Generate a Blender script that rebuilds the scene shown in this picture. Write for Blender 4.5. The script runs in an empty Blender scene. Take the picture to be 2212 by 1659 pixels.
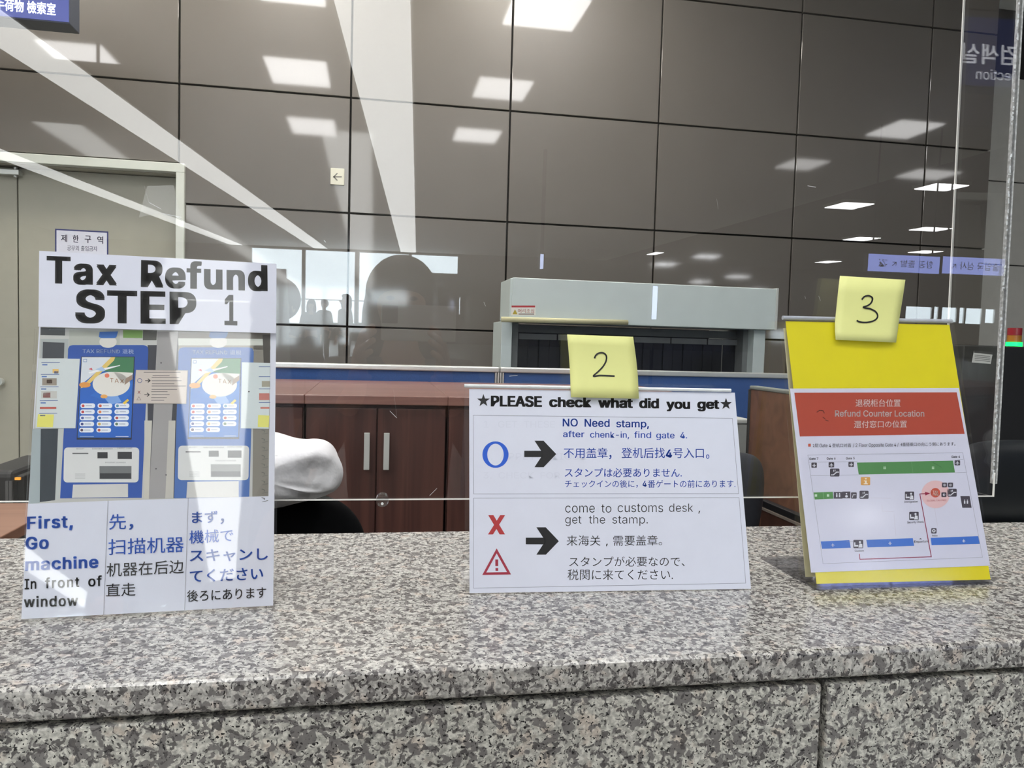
import bpy, bmesh, math, random
from mathutils import Vector, Matrix
random.seed(7)
S = bpy.context.scene
COL = S.collection
pi = math.pi
# ---------------------------------------------------------------- camera
F = 1661.0; CX, CY = 1106.0, 829.5
CAMZ = 1.354                                   # phone height; the counter top is at 1.10
yaw, pit, rol = math.radians(10.266), math.radians(3.092), math.radians(1.619)
def _m(a): return Matrix(a)
B0 = _m([[1,0,0],[0,0,-1],[0,1,0]])
RY = _m([[math.cos(yaw),0,-math.sin(yaw)],[0,1,0],[math.sin(yaw),0,math.cos(yaw)]])
RX = _m([[1,0,0],[0,math.cos(pit),-math.sin(pit)],[0,math.sin(pit),math.cos(pit)]])
RZ = _m([[math.cos(rol),-math.sin(rol),0],[math.sin(rol),math.cos(rol),0],[0,0,1]])
RC = RZ @ RX @ RY @ B0                         # world -> camera (x right, y down, z forward)
EYE = Vector((0, 0, CAMZ))
cam = bpy.data.cameras.new('camera'); camo = bpy.data.objects.new('camera', cam); COL.objects.link(camo)
cam.sensor_width = 36; cam.lens = F * 36 / 2212; cam.clip_start = 0.01; cam.clip_end = 300
rw = RC.transposed()
cm = Matrix((( rw[0][0], -rw[0][1], -rw[0][2], 0), (rw[1][0], -rw[1][1], -rw[1][2], 0), (rw[2][0], -rw[2][1], -rw[2][2], CAMZ), (0,0,0,1)))
camo.matrix_world = cm
S.camera = camo
# ---------------------------------------------------------------- world, exposure
W = bpy.data.worlds.new('World'); S.world = W; W.use_nodes = True
wn = W.node_tree.nodes; wl = W.node_tree.links
bg = wn['Background']; bg.inputs[0].default_value = (0.80, 0.93, 1.0, 1); bg.inputs[1].default_value = 5.6
S.view_settings.view_transform = 'Standard'; S.view_settings.look = 'None'
S.view_settings.gamma = 1; S.view_settings.use_curve_mapping = False
S.view_settings.exposure = 1.4
S.cycles.use_denoising = True
S.cycles.max_bounces = 10; S.cycles.transparent_max_bounces = 24; S.cycles.diffuse_bounces = 3; S.cycles.glossy_bounces = 5
S.cycles.sample_clamp_indirect = 8.0
def area(name, loc, rot, sx, sy, power, col=(1,1,1)):
    l = bpy.data.lights.new(name, 'AREA'); l.shape = 'RECTANGLE'; l.size = sx; l.size_y = sy; l.energy = power; l.color = col
    o = bpy.data.objects.new(name, l); o.location = loc; o.rotation_euler = rot; COL.objects.link(o); return o
# ---------------------------------------------------------------- rays
def ray(px, py): return (rw @ Vector(((px-CX)/F, (py-CY)/F, 1))).normalized()
def at_y(px, py, Y): d = ray(px, py); return EYE + d*(Y/d.y)
def at_z(px, py, z): d = ray(px, py); return EYE + d*((z-CAMZ)/d.z)
def hit(px, py, P, n): d = ray(px, py); return EYE + d*((P-EYE).dot(n)/d.dot(n))
GN = ray(854.5, 705)                           # normal of the acrylic screen, which stands a little askew
GP = EYE + GN*0.83
def mir(v): return v - 2*v.dot(GN)*GN
MEYE = EYE + 2*(GP-EYE).dot(GN)*GN             # the eye mirrored in the screen
def mir_z(px, py, z): d = mir(ray(px, py)); return MEYE + d*((z-MEYE.z)/d.z)
def mir_y(px, py, Y): d = mir(ray(px, py)); return MEYE + d*((Y-MEYE.y)/d.y)
# ---------------------------------------------------------------- materials
def lin(c): return tuple((x/255/12.92 if x/255 <= .04045 else ((x/255+.055)/1.055)**2.4) for x in c)
MATS = {}
def nt(name):
    m = bpy.data.materials.new(name); m.use_nodes = True; return m, m.node_tree.nodes, m.node_tree.links
def mat(name, c, rough=.5, metal=0., var=.06, scale=12., bump=0., emit=0., spec=.5, ecol=None, stretch=None):
    """procedural: base colour varied by noise, optional bump / emission"""
    if name in MATS: return MATS[name]
    m, n, l = nt(name); b = n['Principled BSDF']; c = lin(c)
    b.inputs['Roughness'].default_value = rough; b.inputs['Metallic'].default_value = metal
    b.inputs['Specular IOR Level'].default_value = spec
    tc = n.new('ShaderNodeTexCoord'); mp = n.new('ShaderNodeMapping'); nz = n.new('ShaderNodeTexNoise')
    l.new(tc.outputs['Object'], mp.inputs[0]); l.new(mp.outputs[0], nz.inputs['Vector'])
    if stretch: mp.inputs['Scale'].default_value = stretch
    nz.inputs['Scale'].default_value = scale; nz.inputs['Detail'].default_value = 4
    r = n.new('ShaderNodeValToRGB'); l.new(nz.outputs[0], r.inputs[0])
    r.color_ramp.elements[0].position = .3; r.color_ramp.elements[1].position = .7
    r.color_ramp.elements[0].color = (*[x*(1-var) for x in c], 1); r.color_ramp.elements[1].color = (*[min(1, x*(1+var)) for x in c], 1)
    l.new(r.outputs[0], b.inputs['Base Color'])
    if bump:
        bp = n.new('ShaderNodeBump'); bp.inputs['Strength'].default_value = bump; bp.inputs['Distance'].default_value = .002
        l.new(nz.outputs[0], bp.inputs['Height']); l.new(bp.outputs[0], b.inputs['Normal'])
    if emit:
        b.inputs['Emission Color'].default_value = (*(lin(ecol) if ecol else c), 1); b.inputs['Emission Strength'].default_value = emit
    MATS[name] = m; return m
def clear(name, f0=.045, rough=0., tint=(1,1,1), bump=0., bscale=20., haze=0.):
    """clear acrylic: transparent with a Schlick reflection; works the same from every side"""
    m, n, l = nt(name); n.remove(n['Principled BSDF']); out = n['Material Output']
    g = n.new('ShaderNodeNewGeometry'); dt = n.new('ShaderNodeVectorMath'); dt.operation = 'DOT_PRODUCT'
    l.new(g.outputs['Incoming'], dt.inputs[0])
    if bump:
        tc = n.new('ShaderNodeTexCoord'); nz = n.new('ShaderNodeTexNoise'); bp = n.new('ShaderNodeBump')
        l.new(tc.outputs['Object'], nz.inputs['Vector']); nz.inputs['Scale'].default_value = bscale; nz.inputs['Detail'].default_value = 2
        bp.inputs['Strength'].default_value = bump; bp.inputs['Distance'].default_value = .004; l.new(nz.outputs[0], bp.inputs['Height'])
        nrm = bp.outputs[0]
    else: nrm = g.outputs['Normal']
    l.new(nrm, dt.inputs[1])
    def M(op, a, b):
        q = n.new('ShaderNodeMath'); q.operation = op
        for i, v in enumerate((a, b)):
            if v is None: continue
            if isinstance(v, (int, float)): q.inputs[i].default_value = v
            else: l.new(v, q.inputs[i])
        return q.outputs[0]
    k = M('SUBTRACT', 1., M('MINIMUM', M('ABSOLUTE', dt.outputs['Value'], None), 1.)); k = M('POWER', k, 5.)
    k = M('ADD', M('MULTIPLY', k, 1-f0), f0)
    tr = n.new('ShaderNodeBsdfTransparent'); tr.inputs[0].default_value = (*tint, 1)
    gl = n.new('ShaderNodeBsdfGlossy'); gl.inputs['Roughness'].default_value = rough; gl.inputs['Color'].default_value = (1,1,1,1)
    if bump: l.new(nrm, gl.inputs['Normal'])
    mx = n.new('ShaderNodeMixShader'); l.new(k, mx.inputs[0]); l.new(tr.outputs[0], mx.inputs[1]); l.new(gl.outputs[0], mx.inputs[2])
    res = mx
    if haze:
        df = n.new('ShaderNodeBsdfDiffuse'); df.inputs[0].default_value = (.8,.8,.8,1)
        m2 = n.new('ShaderNodeMixShader'); m2.inputs[0].default_value = haze
        l.new(mx.outputs[0], m2.inputs[1]); l.new(df.outputs[0], m2.inputs[2]); res = m2
    l.new(res.outputs[0], out.inputs[0]); MATS[name] = m; return m
def granite(name, light=(196,194,186), rough=.3):
    m, n, l = nt(name); b = n['Principled BSDF']; b.inputs['Roughness'].default_value = rough
    tc = n.new('ShaderNodeTexCoord')
    def noise(s, d=3, dist=0., off=0):
        mp = n.new('ShaderNodeMapping'); mp.inputs['Location'].default_value = (off, off*.7, off*.3); l.new(tc.outputs['Object'], mp.inputs[0])
        q = n.new('ShaderNodeTexNoise'); q.inputs['Scale'].default_value = s; q.inputs['Detail'].default_value = d; q.inputs['Distortion'].default_value = dist
        l.new(mp.outputs[0], q.inputs['Vector']); return q.outputs[0]
    def ramp(src, stops):
        r = n.new('ShaderNodeValToRGB'); e = r.color_ramp.elements
        while len(e) < len(stops): e.new(.5)
        for i, (p, c) in enumerate(stops): e[i].position = p; e[i].color = (*c, 1) if len(c) == 3 else c
        l.new(src, r.inputs[0]); return r.outputs[0]
    def mix(f, a, c, mode='MIX'):
        q = n.new('ShaderNodeMix'); q.data_type = 'RGBA'; q.blend_type = mode
        for i, v in ((0, f), (6, a), (7, c)):
            if isinstance(v, (int, float)): q.inputs[i].default_value = v
            elif isinstance(v, tuple): q.inputs[i].default_value = (*v, 1)
            else: l.new(v, q.inputs[i])
        return q.outputs[2]
    L = lin(light); wh = tuple(min(1, x*1.4) for x in L)
    base = ramp(noise(240, 3, .5), [(.36, tuple(x*.72 for x in L)), (.5, L), (.62, wh)])
    base = mix(ramp(noise(60, 2, 0, 3), [(.56, (0,0,0)), (.68, (.28,.28,.28))]), base, lin((220,192,172)))
    base = mix(ramp(noise(120, 3, .7, 5), [(.53, (0,0,0)), (.56, (.9,.9,.9))]), base, lin((108,105,105)))
    base = mix(ramp(noise(175, 3, .8, 9), [(.575, (0,0,0)), (.60, (.9,.9,.9))]), base, lin((78,75,76)))
    base = mix(ramp(noise(400, 2, .3, 1), [(.625, (0,0,0)), (.645, (1,1,1))]), base, lin((22,21,23)))
    l.new(base, b.inputs['Base Color']); MATS[name] = m; return m
def wood(name, c1, c2, rough=.4, axis='Z', scale=1.):
    m, n, l = nt(name); b = n['Principled BSDF']; b.inputs['Roughness'].default_value = rough
    tc = n.new('ShaderNodeTexCoord'); mp = n.new('ShaderNodeMapping'); l.new(tc.outputs['Object'], mp.inputs[0])
    s = [22*scale]*3; s['XYZ'.index(axis)] = 1.3*scale; mp.inputs['Scale'].default_value = s
    nz = n.new('ShaderNodeTexNoise'); nz.inputs['Scale'].default_value = 1.; nz.inputs['Detail'].default_value = 7; nz.inputs['Distortion'].default_value = 1.2
    l.new(mp.outputs[0], nz.inputs['Vector'])
    r = n.new('ShaderNodeValToRGB'); l.new(nz.outputs[0], r.inputs[0]); r.color_ramp.elements[0].position = .35; r.color_ramp.elements[1].position = .68
    r.color_ramp.elements[0].color = (*lin(c1), 1); r.color_ramp.elements[1].color = (*lin(c2), 1)
    l.new(r.outputs[0], b.inputs['Base Color']); MATS[name] = m; return m
_ink = {}
def ink(c, rough=.55):
    k = tuple(c)
    if k not in _ink: _ink[k] = mat('print_%d_%d_%d' % k, c, rough, var=.015, scale=40)
    return _ink[k]
# ---------------------------------------------------------------- object helpers
def tag(o, label=None, cat=None, group=None, kind=None):
    if label: o['label'] = label
    if cat: o['category'] = cat
    if group: o['group'] = group
    if kind: o['kind'] = kind
    return o
def thing(name, loc, label, cat, group=None, rz=0.):
    o = bpy.data.objects.new(name, None); o.location = loc; o.rotation_euler.z = rz; o.empty_display_size = .05; COL.objects.link(o)
    return tag(o, label, cat, group)
def link(name, me, parent=None):
    o = bpy.data.objects.new(name, me); COL.objects.link(o)
    if parent is not None:
        o.parent = parent; bpy.context.view_layer.update() if False else None
        pm = Matrix.Translation(parent.location) @ Matrix.Rotation(parent.rotation_euler.z, 4, 'Z') if parent.type == 'EMPTY' else Matrix()
        if parent.type == 'EMPTY': o.matrix_parent_inverse = pm.inverted()
        elif 'pinv' in parent: pass
    return o
class MB:
    """mesh builder in world coordinates"""
    def __init__(s): s.v = []; s.f = []; s.m = []; s.mats = []; s.sm = []
    def mi(s, m):
        if m not in s.mats: s.mats.append(m)
        return s.mats.index(m)
    def add(s, vs, fs, m, smooth=False):
        b = len(s.v); s.v += [tuple(v) for v in vs]; k = s.mi(m)
        for f in fs: s.f.append([b+i for i in f]); s.m.append(k); s.sm.append(smooth)
    def box(s, p0, p1, m):
        x0, y0, z0 = [min(a, b) for a, b in zip(p0, p1)]; x1, y1, z1 = [max(a, b) for a, b in zip(p0, p1)]
        s.add([(x0,y0,z0),(x1,y0,z0),(x1,y1,z0),(x0,y1,z0),(x0,y0,z1),(x1,y0,z1),(x1,y1,z1),(x0,y1,z1)],
              [(0,3,2,1),(4,5,6,7),(0,1,5,4),(1,2,6,5),(2,3,7,6),(3,0,4,7)], m); return s
    def slab(s, q, off, m):
        """quad (or polygon) q extruded by vector off"""
        n = len(q); q = [Vector(a) for a in q]; off = Vector(off)
        s.add(q + [a+off for a in q], [tuple(range(n))[::-1], tuple(range(n, 2*n))] + [(i, (i+1) % n, (i+1) % n+n, i+n) for i in range(n)], m); return s
    def cyl(s, a, b, r, m, seg=16, r2=None, smooth=True):
        a = Vector(a); b = Vector(b); r2 = r if r2 is None else r2; d = (b-a).normalized()
        u = d.orthogonal().normalized(); w = d.cross(u)
        vs = [a + (u*math.cos(t)+w*math.sin(t))*r for t in [2*pi*i/seg for i in range(seg)]] + [b + (u*math.cos(t)+w*math.sin(t))*r2 for t in [2*pi*i/seg for i in range(seg)]]
        s.add(vs, [(i, (i+1) % seg, (i+1) % seg+seg, i+seg) for i in range(seg)], m, smooth)
        s.add(vs[:seg], [tuple(range(seg))[::-1]], m); s.add(vs[seg:], [tuple(range(seg))], m); return s
    def tube(s, pts, r, m, seg=8):
        pts = [Vector(p) for p in pts]; rings = []
        up = None
        for i, p in enumerate(pts):
            d = (pts[min(i+1, len(pts)-1)] - pts[max(i-1, 0)]).normalized()
            u = (d.orthogonal() if up is None else up - d*up.dot(d)).normalized(); up = u; w = d.cross(u)
            rr = r[i] if isinstance(r, (list, tuple)) else r
            rings.append([p + (u*math.cos(2*pi*k/seg)+w*math.sin(2*pi*k/seg))*rr for k in range(seg)])
        vs = [v for R in rings for v in R]; fs = []
        for i in range(len(rings)-1):
            for k in range(seg): fs.append((i*seg+k, i*seg+(k+1) % seg, (i+1)*seg+(k+1) % seg, (i+1)*seg+k))
        fs += [tuple(range(seg))[::-1], tuple(range((len(rings)-1)*seg, len(rings)*seg))]
        s.add(vs, fs, m, True); return s
    def mesh(s, name):
        me = bpy.data.meshes.new(name); me.from_pydata(s.v, [], s.f)
        for m in s.mats: me.materials.append(m)
        me.polygons.foreach_set('material_index', s.m); me.polygons.foreach_set('use_smooth', s.sm); me.update(); return me
    def build(s, name, parent=None, bevel=0., seg=2, kind=None, weld=False):
        o = link(name, s.mesh(name), parent)
        if bevel:
            b = o.modifiers.new('bevel', 'BEVEL'); b.width = bevel; b.segments = seg; b.limit_method = 'ANGLE'; b.angle_limit = .6
        if kind: o['kind'] = kind
        return o
def bx(name, p0, p1, m, parent=None, bevel=0., **k): return MB().box(p0, p1, m).build(name, parent, bevel, **k)
def sub(o, parent):
    """hang a sub-part under a mesh part (both meshes hold world coordinates)"""
    o.parent = parent
    r = parent.parent
    if r is not None and r.type == 'EMPTY': o.matrix_parent_inverse = Matrix()
    if r is not None and r.type == 'EMPTY': o.matrix_parent_inverse = Matrix()
    return o
# ---------------------------------------------------------------- common materials
M_granite = granite('granite_polished', (176,174,170), .25)
M_granite2 = granite('granite_face', (186,185,178), .45)
M_wallp = mat('wall_panel', (97,92,86), .42, var=.03, scale=3, spec=.5)
M_wallp.node_tree.nodes['Principled BSDF'].inputs['Coat Weight'].default_value = .75
M_wallp.node_tree.nodes['Principled BSDF'].inputs['Coat Roughness'].default_value = .045
M_joint = mat('dark_joint', (34,32,31), .8)
M_plaster = mat('plaster_light', (150,146,138), .7, var=.03)
M_ceil = mat('ceiling_white', (205,204,200), .8, var=.03)
M_dceil = mat('ceiling_dark_slats', (46,46,46), .7, var=.5, scale=3, stretch=(.4, 8, 1))
M_floor = mat('floor_stone', (150,148,143), .35, var=.05)
M_metal = mat('steel_grey_paint', (190,192,188), .45, var=.02)
M_door = mat('door_paint', (165,163,149), .55, var=.02)
M_clear = clear('acrylic_clear', .028)
M_clear2 = clear('acrylic_holder', .022, .02, bump=.03, bscale=6)
M_tape = clear('tape_film', .022, .05, bump=.35, bscale=16)
M_edge = mat('acrylic_cut_edge', (225,230,232), .25, var=.1, scale=60, spec=.8)
M_white = ink((228,230,240)); M_black = ink((24,24,30)); M_blue = ink((34,80,168))
M_alu = mat('aluminium', (205,208,206), .35, .6, var=.02)
M_blackp = mat('black_plastic', (26,27,29), .5, var=.1, bump=.1, scale=80)
M_brown = wood('cabinet_wood', (66,40,36), (92,58,50), .45, 'Z')
M_browntop = wood('cabinet_top_wood', (120,84,76), (140,102,92), .3, 'X')
M_desk = wood('desk_wood', (104,72,58), (126,90,72), .5, 'X', .5)
# ================================================================ SETTING
CT = 1.10                                       # counter top height
YW = 5.2                                        # back wall
zc_off = at_y(1738, 28, YW).z                   # office ceiling height
HC = 4.35                                       # hall ceiling height
xL, xR = -15., 34.; yB = -36.
flo = bx('floor', (xL, yB, -.1), (xR, 8, 0), M_floor); tag(flo, kind='structure')
hc = MB(); xs_split = mir_z(1775, 430, HC).x
hc.box((xL, yB, HC), (xs_split, 8, HC+.1), M_ceil); hc.box((xs_split, yB, HC), (xR, 8, HC+.1), M_dceil)
hc.build('ceiling')['kind'] = 'structure'
# --- back wall: cladding panels with recessed dark joints
xv = [at_y(*p, YW).x for p in ((387,181), (760,212), (1105,240), (1424,268), (1719,291), (2001,312))]
dx = (xv[-1]-xv[0])/5
xv = [xv[0]+i*dx for i in range(6)]
zrow = [at_y(1106, 240, YW).z, at_y(1096, 482, YW).z, at_y(1090, 716, YW).z]
dz = (zrow[0]-zrow[2])/2
zl = [zrow[0]-k*dz for k in range(0, 5)]        # joints going down
xend = at_y(2141, 330, YW).x
DOOR_TOP = at_y(200, 362, YW).z; DOOR_R = at_y(382, 450, YW).x; DL = at_y(52, 700, YW+.2).x-1.0
wb = MB().box((DOOR_R+.02, YW+.035, 0), (xend, YW+.15, HC), M_joint).box((xL, YW+.035, DOOR_TOP+.01), (DOOR_R+.02, YW+.15, HC), M_joint).box((xL, YW+.035, 0), (DL-.05, YW+.15, DOOR_TOP+.01), M_joint).build('wall_back'); wb['kind'] = 'structure'
cols = [xv[0]-dx*3, xv[0]-dx*2, xv[0]-dx] + xv + [xend]
rows = [HC-.01, zc_off] + zl + [0.]
J = .006
for i in range(len(cols)-1):
    for k in range(len(rows)-1):
        a, b = cols[i], cols[i+1]; t, u = rows[k], rows[k+1]
        if u < .02: u = .02
        if i < 3:                               # above and beside the doors
            if t <= DOOR_TOP+.06: continue
            u = max(u, DOOR_TOP+.06)
        MB().box((a+J, YW, u+J), (b-J, YW+.03, t-J), M_wallp).build('panel', wb, .002, 1)
# a paler wall farther back, right of the dark one
Y2 = 5.95
w2 = bx('wall_right', (xend-1.2, Y2+.02, 0), (10, Y2+.15, HC), M_joint); w2['kind'] = 'structure'
z2 = [at_y(2150, 391, Y2).z, at_y(2180, 573, Y2).z]; d2 = z2[0]-z2[1]
zz = [zc_off, z2[0]] + [z2[1]-k*d2 for k in range(5) if z2[1]-k*d2 > .1] + [.02]
for k in range(len(zz)-1):
    for q in range(5):
        a = xend-1.1+q*1.6
        MB().box((a+.004, Y2, zz[k+1]+.005), (a+1.596, Y2+.02, zz[k]-.005), mat('wall_panel_pale', (190,186,179), .5, var=.03)).build('panel', w2, .002, 1)
bx('wall_left', (xL-.1, yB, 0), (xL, 8, HC), M_plaster)['kind'] = 'structure'
bx('wall_right', (xR, yB, 0), (xR+.1, 8, HC), mat('hall_wall_dark', (60,59,58), .7))['kind'] = 'structure'
bx('wall_back', (10, 5.4, 0), (xR, 5.5, HC), M_plaster)['kind'] = 'structure'
bx('wall_right', (10, 5.5, 0), (10.1, 7.5, HC), M_plaster)['kind'] = 'structure'
# --- door at the left
dgap = at_y(52, 700, YW+.2).x; fz = DOOR_TOP; dm = mat('door_frame_paint', (200,204,196), .45, var=.02)
fr = MB(); fr.box((dgap-1.05, YW-.03, fz), (DOOR_R+.05, YW+.06, fz+.055), dm); fr.box((DOOR_R, YW-.03, 0), (DOOR_R+.05, YW+.06, fz), dm); fr.box((DL-.05, YW-.03, 0), (DL, YW+.15, fz), dm)
d1 = fr.build('door_1', None, .003); d1['kind'] = 'structure'
dgap = at_y(52, 700, YW+.2).x
bx('reveal', (dgap-1.05, YW+.03, fz-.005), (DOOR_R, YW+.21, fz), M_door, d1)
bx('leaf', (dgap+.004, YW+.12, .01), (DOOR_R, YW+.16, fz-.01), M_door, d1, .002)
bx('leaf', (dgap-1.0, YW+.12, .01), (dgap-.004, YW+.16, fz-.01), M_door, d1, .002)
bx('sky_blocker', (DL-.04, YW+.17, 0), (DOOR_R+.04, YW+.18, fz+.02), M_joint, d1)  # dark sheet added to block sky light through the gap between the leaves
kp = at_y(3, 824, YW+.1)
kb = MB(); kb.cyl((kp.x, YW+.125, kp.z), (kp.x, YW+.085, kp.z), .012, M_alu); kb.cyl((kp.x, YW+.09, kp.z), (kp.x, YW+.055, kp.z), .024, M_alu); kb.build('door_knob', d1, .006)
cp = at_y(0, 372, YW+.12)
cl = MB(); cl.box((cp.x-.3, YW+.06, cp.z-.02), (cp.x+.13, YW+.118, cp.z+.012), M_alu); cl.cyl((cp.x+.1, YW+.09, cp.z-.03), (cp.x+.1, YW+.09, cp.z+.03), .012, M_alu); cl.build('door_closer', d1, .003)
# ================================================================ PRINT ON PLANES
_tx = {}
try: INTER = bpy.data.fonts.load(bpy.utils.system_resource('DATAFILES', path='fonts') + '/Inter.woff2')
except Exception: INTER = None
def textmesh(s, bold=0., sp=1.):
    k = (s, bold, sp)
    if k not in _tx:
        c = bpy.data.curves.new('t', 'FONT'); c.body = s; c.resolution_u = 3; c.offset = bold; c.space_character = sp
        if INTER and all(ord(q) < 128 for q in s): c.font = INTER
        o = bpy.data.objects.new('t', c); COL.objects.link(o); dg = bpy.context.evaluated_depsgraph_get()
        me = o.evaluated_get(dg).to_mesh()
        vs = [(v.co.x, v.co.y) for v in me.vertices]; fs = [tuple(p.vertices) for p in me.polygons]
        o.evaluated_get(dg).to_mesh_clear(); bpy.data.objects.remove(o); bpy.data.curves.remove(c)
        _tx[k] = (vs, fs)
    return _tx[k]
CAPH = None
class Print:
    """flat print on a plane: O origin, u right, v up, n toward the reader; everything is placed through loc()"""
    def __init__(s, O, n, zoom=None, up=None):
        s.O = Vector(O); s.n = Vector(n).normalized(); s.zoom = zoom
        up = Vector(up) if up else Vector((0,0,1)); s.v = (up - s.n*up.dot(s.n)).normalized(); s.u = s.v.cross(s.n); s.mb = MB(); s.lift = .00006
    def pix(s, x, y):
        if s.zoom: x0, y0, k = s.zoom; return x0+x/k, y0+y/k
        return x, y
    def W(s, x, y, layer=0): 
        p = hit(*s.pix(x, y), s.O, s.n); return p + s.n*(s.lift*layer)
    def L(s, x, y): p = s.W(x, y) - s.O; return Vector((p.dot(s.u), p.dot(s.v)))
    def G(s, l, layer): return s.O + s.u*l[0] + s.v*l[1] + s.n*(s.lift*layer)
    def poly(s, pts, c, layer=1):
        s.mb.add([s.W(x, y, layer) for x, y in pts], [tuple(range(len(pts)))], ink(c) if isinstance(c, tuple) else c); return s
    def rect(s, x0, y0, x1, y1, c, layer=1): return s.poly([(x0,y1),(x1,y1),(x1,y0),(x0,y0)], c, layer)
    def rrect(s, x0, y0, x1, y1, r, c, layer=1, sk=0.):
        P = []
        for (cx, cy, a) in ((x1-r, y1-r, 0), (x0+r, y1-r, 90), (x0+r, y0+r, 180), (x1-r, y0+r, 270)):
            for t in (0, 30, 60, 90): q = math.radians(a+t); P.append((cx+r*math.cos(q) + sk*(cy+r*math.sin(q)-y0), cy+r*math.sin(q)))
        return s.poly(P[::-1], c, layer)
    def ell(s, cx, cy, rx, ry, c, layer=1, n=36): return s.poly([(cx+rx*math.cos(-2*pi*i/n), cy+ry*math.sin(-2*pi*i/n)) for i in range(n)], c, layer)
    def ring(s, cx, cy, rx, ry, ix, iy, c, layer=1, n=40):
        vs = [s.W(cx+rx*math.cos(2*pi*i/n), cy+ry*math.sin(2*pi*i/n), layer) for i in range(n)] + [s.W(cx+ix*math.cos(2*pi*i/n), cy+iy*math.sin(2*pi*i/n), layer) for i in range(n)]
        s.mb.add(vs, [(i, i+n, (i+1) % n+n, (i+1) % n) for i in range(n)], ink(c)); return s
    def line(s, pts, w, c, layer=2):
        for a, b in zip(pts[:-1], pts[1:]):
            dx, dy = b[0]-a[0], b[1]-a[1]; L = math.hypot(dx, dy) or 1; nx, ny = -dy/L*w/2, dx/L*w/2; ex, ey = dx/L*w/2, dy/L*w/2
            s.poly([(a[0]+nx-ex, a[1]+ny-ey), (b[0]+nx+ex, b[1]+ny+ey), (b[0]-nx+ex, b[1]-ny+ey), (a[0]-nx-ex, a[1]-ny-ey)], c, layer)
        return s
    def text(s, t, x0, y0, x1, y1, h, c, bold=0., sp=1., layer=3, flip=False):
        """ink from (x0,y0) to (x1,y1) along its foot, h = cap height (latin) or glyph height (others), in zoom pixels"""
        vs, fs = textmesh(t, min(bold, 0), sp)
        if not vs: return s
        if bold > 0:
            b0_ = bold*.8; v0, f0 = vs, fs; vs = []; fs = []
            for ox, oy in ((-1,-.45),(-1,.45),(0,-.45),(0,.45),(1,-.45),(1,.45)) if bold > .012 else ((-1,0),(1,0)):
                k = len(vs); vs += [(a+ox*b0_, b+oy*b0_) for a, b in v0]; fs += [tuple(i+k for i in f) for f in f0]
        mx0 = min(v[0] for v in vs); mx1 = max(v[0] for v in vs); my0 = min(v[1] for v in vs); my1 = max(v[1] for v in vs)
        if all(ord(ch) < 128 for ch in t):
            hv = textmesh('H')[0]; my0 = min(v[1] for v in hv); my1 = max(v[1] for v in hv)
        a, b = s.L(x0, y0), s.L(x1, y1); e = b-a; up = s.L((x0+x1)/2, (y0+y1)/2-h) - s.L((x0+x1)/2, (y0+y1)/2); 
        out = [s.G(a + e*((v[0]-mx0)/(mx1-mx0) if not flip else 1-(v[0]-mx0)/(mx1-mx0)) + up*((v[1]-my0)/(my1-my0)), layer) for v in vs]
        s.mb.add(out, fs, ink(c) if isinstance(c, tuple) else c); return s
    def strokes(s, pts, w, c, layer=3): return s.line(pts, w, c, layer)
def star(P, cx, cy, r, c, layer=3):
    pts = [(cx + (r if i % 2 == 0 else r*.4)*math.sin(2*pi*i/10), cy - (r if i % 2 == 0 else r*.4)*math.cos(2*pi*i/10)) for i in range(10)]
    P.mb.add([P.W(cx, cy, layer)] + [P.W(x, y, layer) for x, y in pts], [(0, (i+1) % 10+1, i+1) for i in range(10)], ink(c))
def plane_icon(P, cx, cy, r, c, layer=4):
    pts = [(0,-1),(.14,-.75),(.14,-.3),(.95,.2),(.95,.4),(.14,.15),(.12,.6),(.38,.82),(.38,.95),(0,.85),(-.38,.95),(-.38,.82),(-.12,.6),(-.14,.15),(-.95,.4),(-.95,.2),(-.14,-.3),(-.14,-.75)]
    P.mb.add([P.W(cx, cy, layer)] + [P.W(cx+x*r, cy+y*r, layer) for x, y in pts], [(0, (i+1) % 18+1, i+1) for i in range(18)], ink(c))
# ================================================================ COUNTER
yf = at_z(1106, 1437, CT).y; yb = at_z(1106, 1144, CT).y
slab_b = at_y(1106, 1506, yf).z
XC0, XC1 = -2.4, 3.2
cnt = thing('granite_counter', (0, (yf+yb)/2, 0), 'speckled grey granite service counter with grooved stone front', 'counter')
bx('worktop', (XC0, yf, slab_b), (XC1, yb, CT), M_granite, cnt, .005, seg=3)
gy = yf+.004
bx('groove_backing', (XC0, gy+.03, 0), (XC1, yb-.02, slab_b), M_joint, cnt)
jz = slab_b-.0055
jx0 = at_y(1772, 1560, gy).x; jx1 = at_y(1786, 1560, gy).x
xs = [XC0, jx0-1.2*1-.006, jx0]
for a, b in ((jx1-.006-2.4+.0, jx1-.0065-1.2), (jx0-1.2, jx0), (jx1, jx1+1.2), (jx1+1.206, XC1)):
    if b > a: bx('stone_panel', (a, gy, .12), (b, gy+.034, jz), M_granite2, cnt, .0022, seg=2)
bx('plinth', (XC0, gy+.05, 0), (XC1, gy+.08, .12), M_joint, cnt)
# ================================================================ SIGN HOLDERS
def frame_from_base(bl, br, tilt, lean=0.):
    """plane standing on the counter: base corners by pixel, tilted back"""
    A, Bq = at_z(*bl, CT), at_z(*br, CT); u = (Bq-A).normalized(); back = Vector((-u.y, u.x, 0))
    t = math.radians(tilt); up = Vector((0,0,1))*math.cos(t) + back*math.sin(t)
    n = up.cross(u)*-1 if up.cross(u).dot(Vector((0,-1,0))) < 0 else up.cross(u)
    return A, Bq, u, up, n, back
def quad(P, pts, off): return [P.W(x, y)+P.n*off for x, y in pts]
def flat(name, P, pts, parent, m, off=0., th=.0002):
    """a sheet: polygon on the plane, thickness th behind it"""
    q = quad(P, pts, off); return MB().slab(q, -P.n*th, m).build(name, parent)
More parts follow.
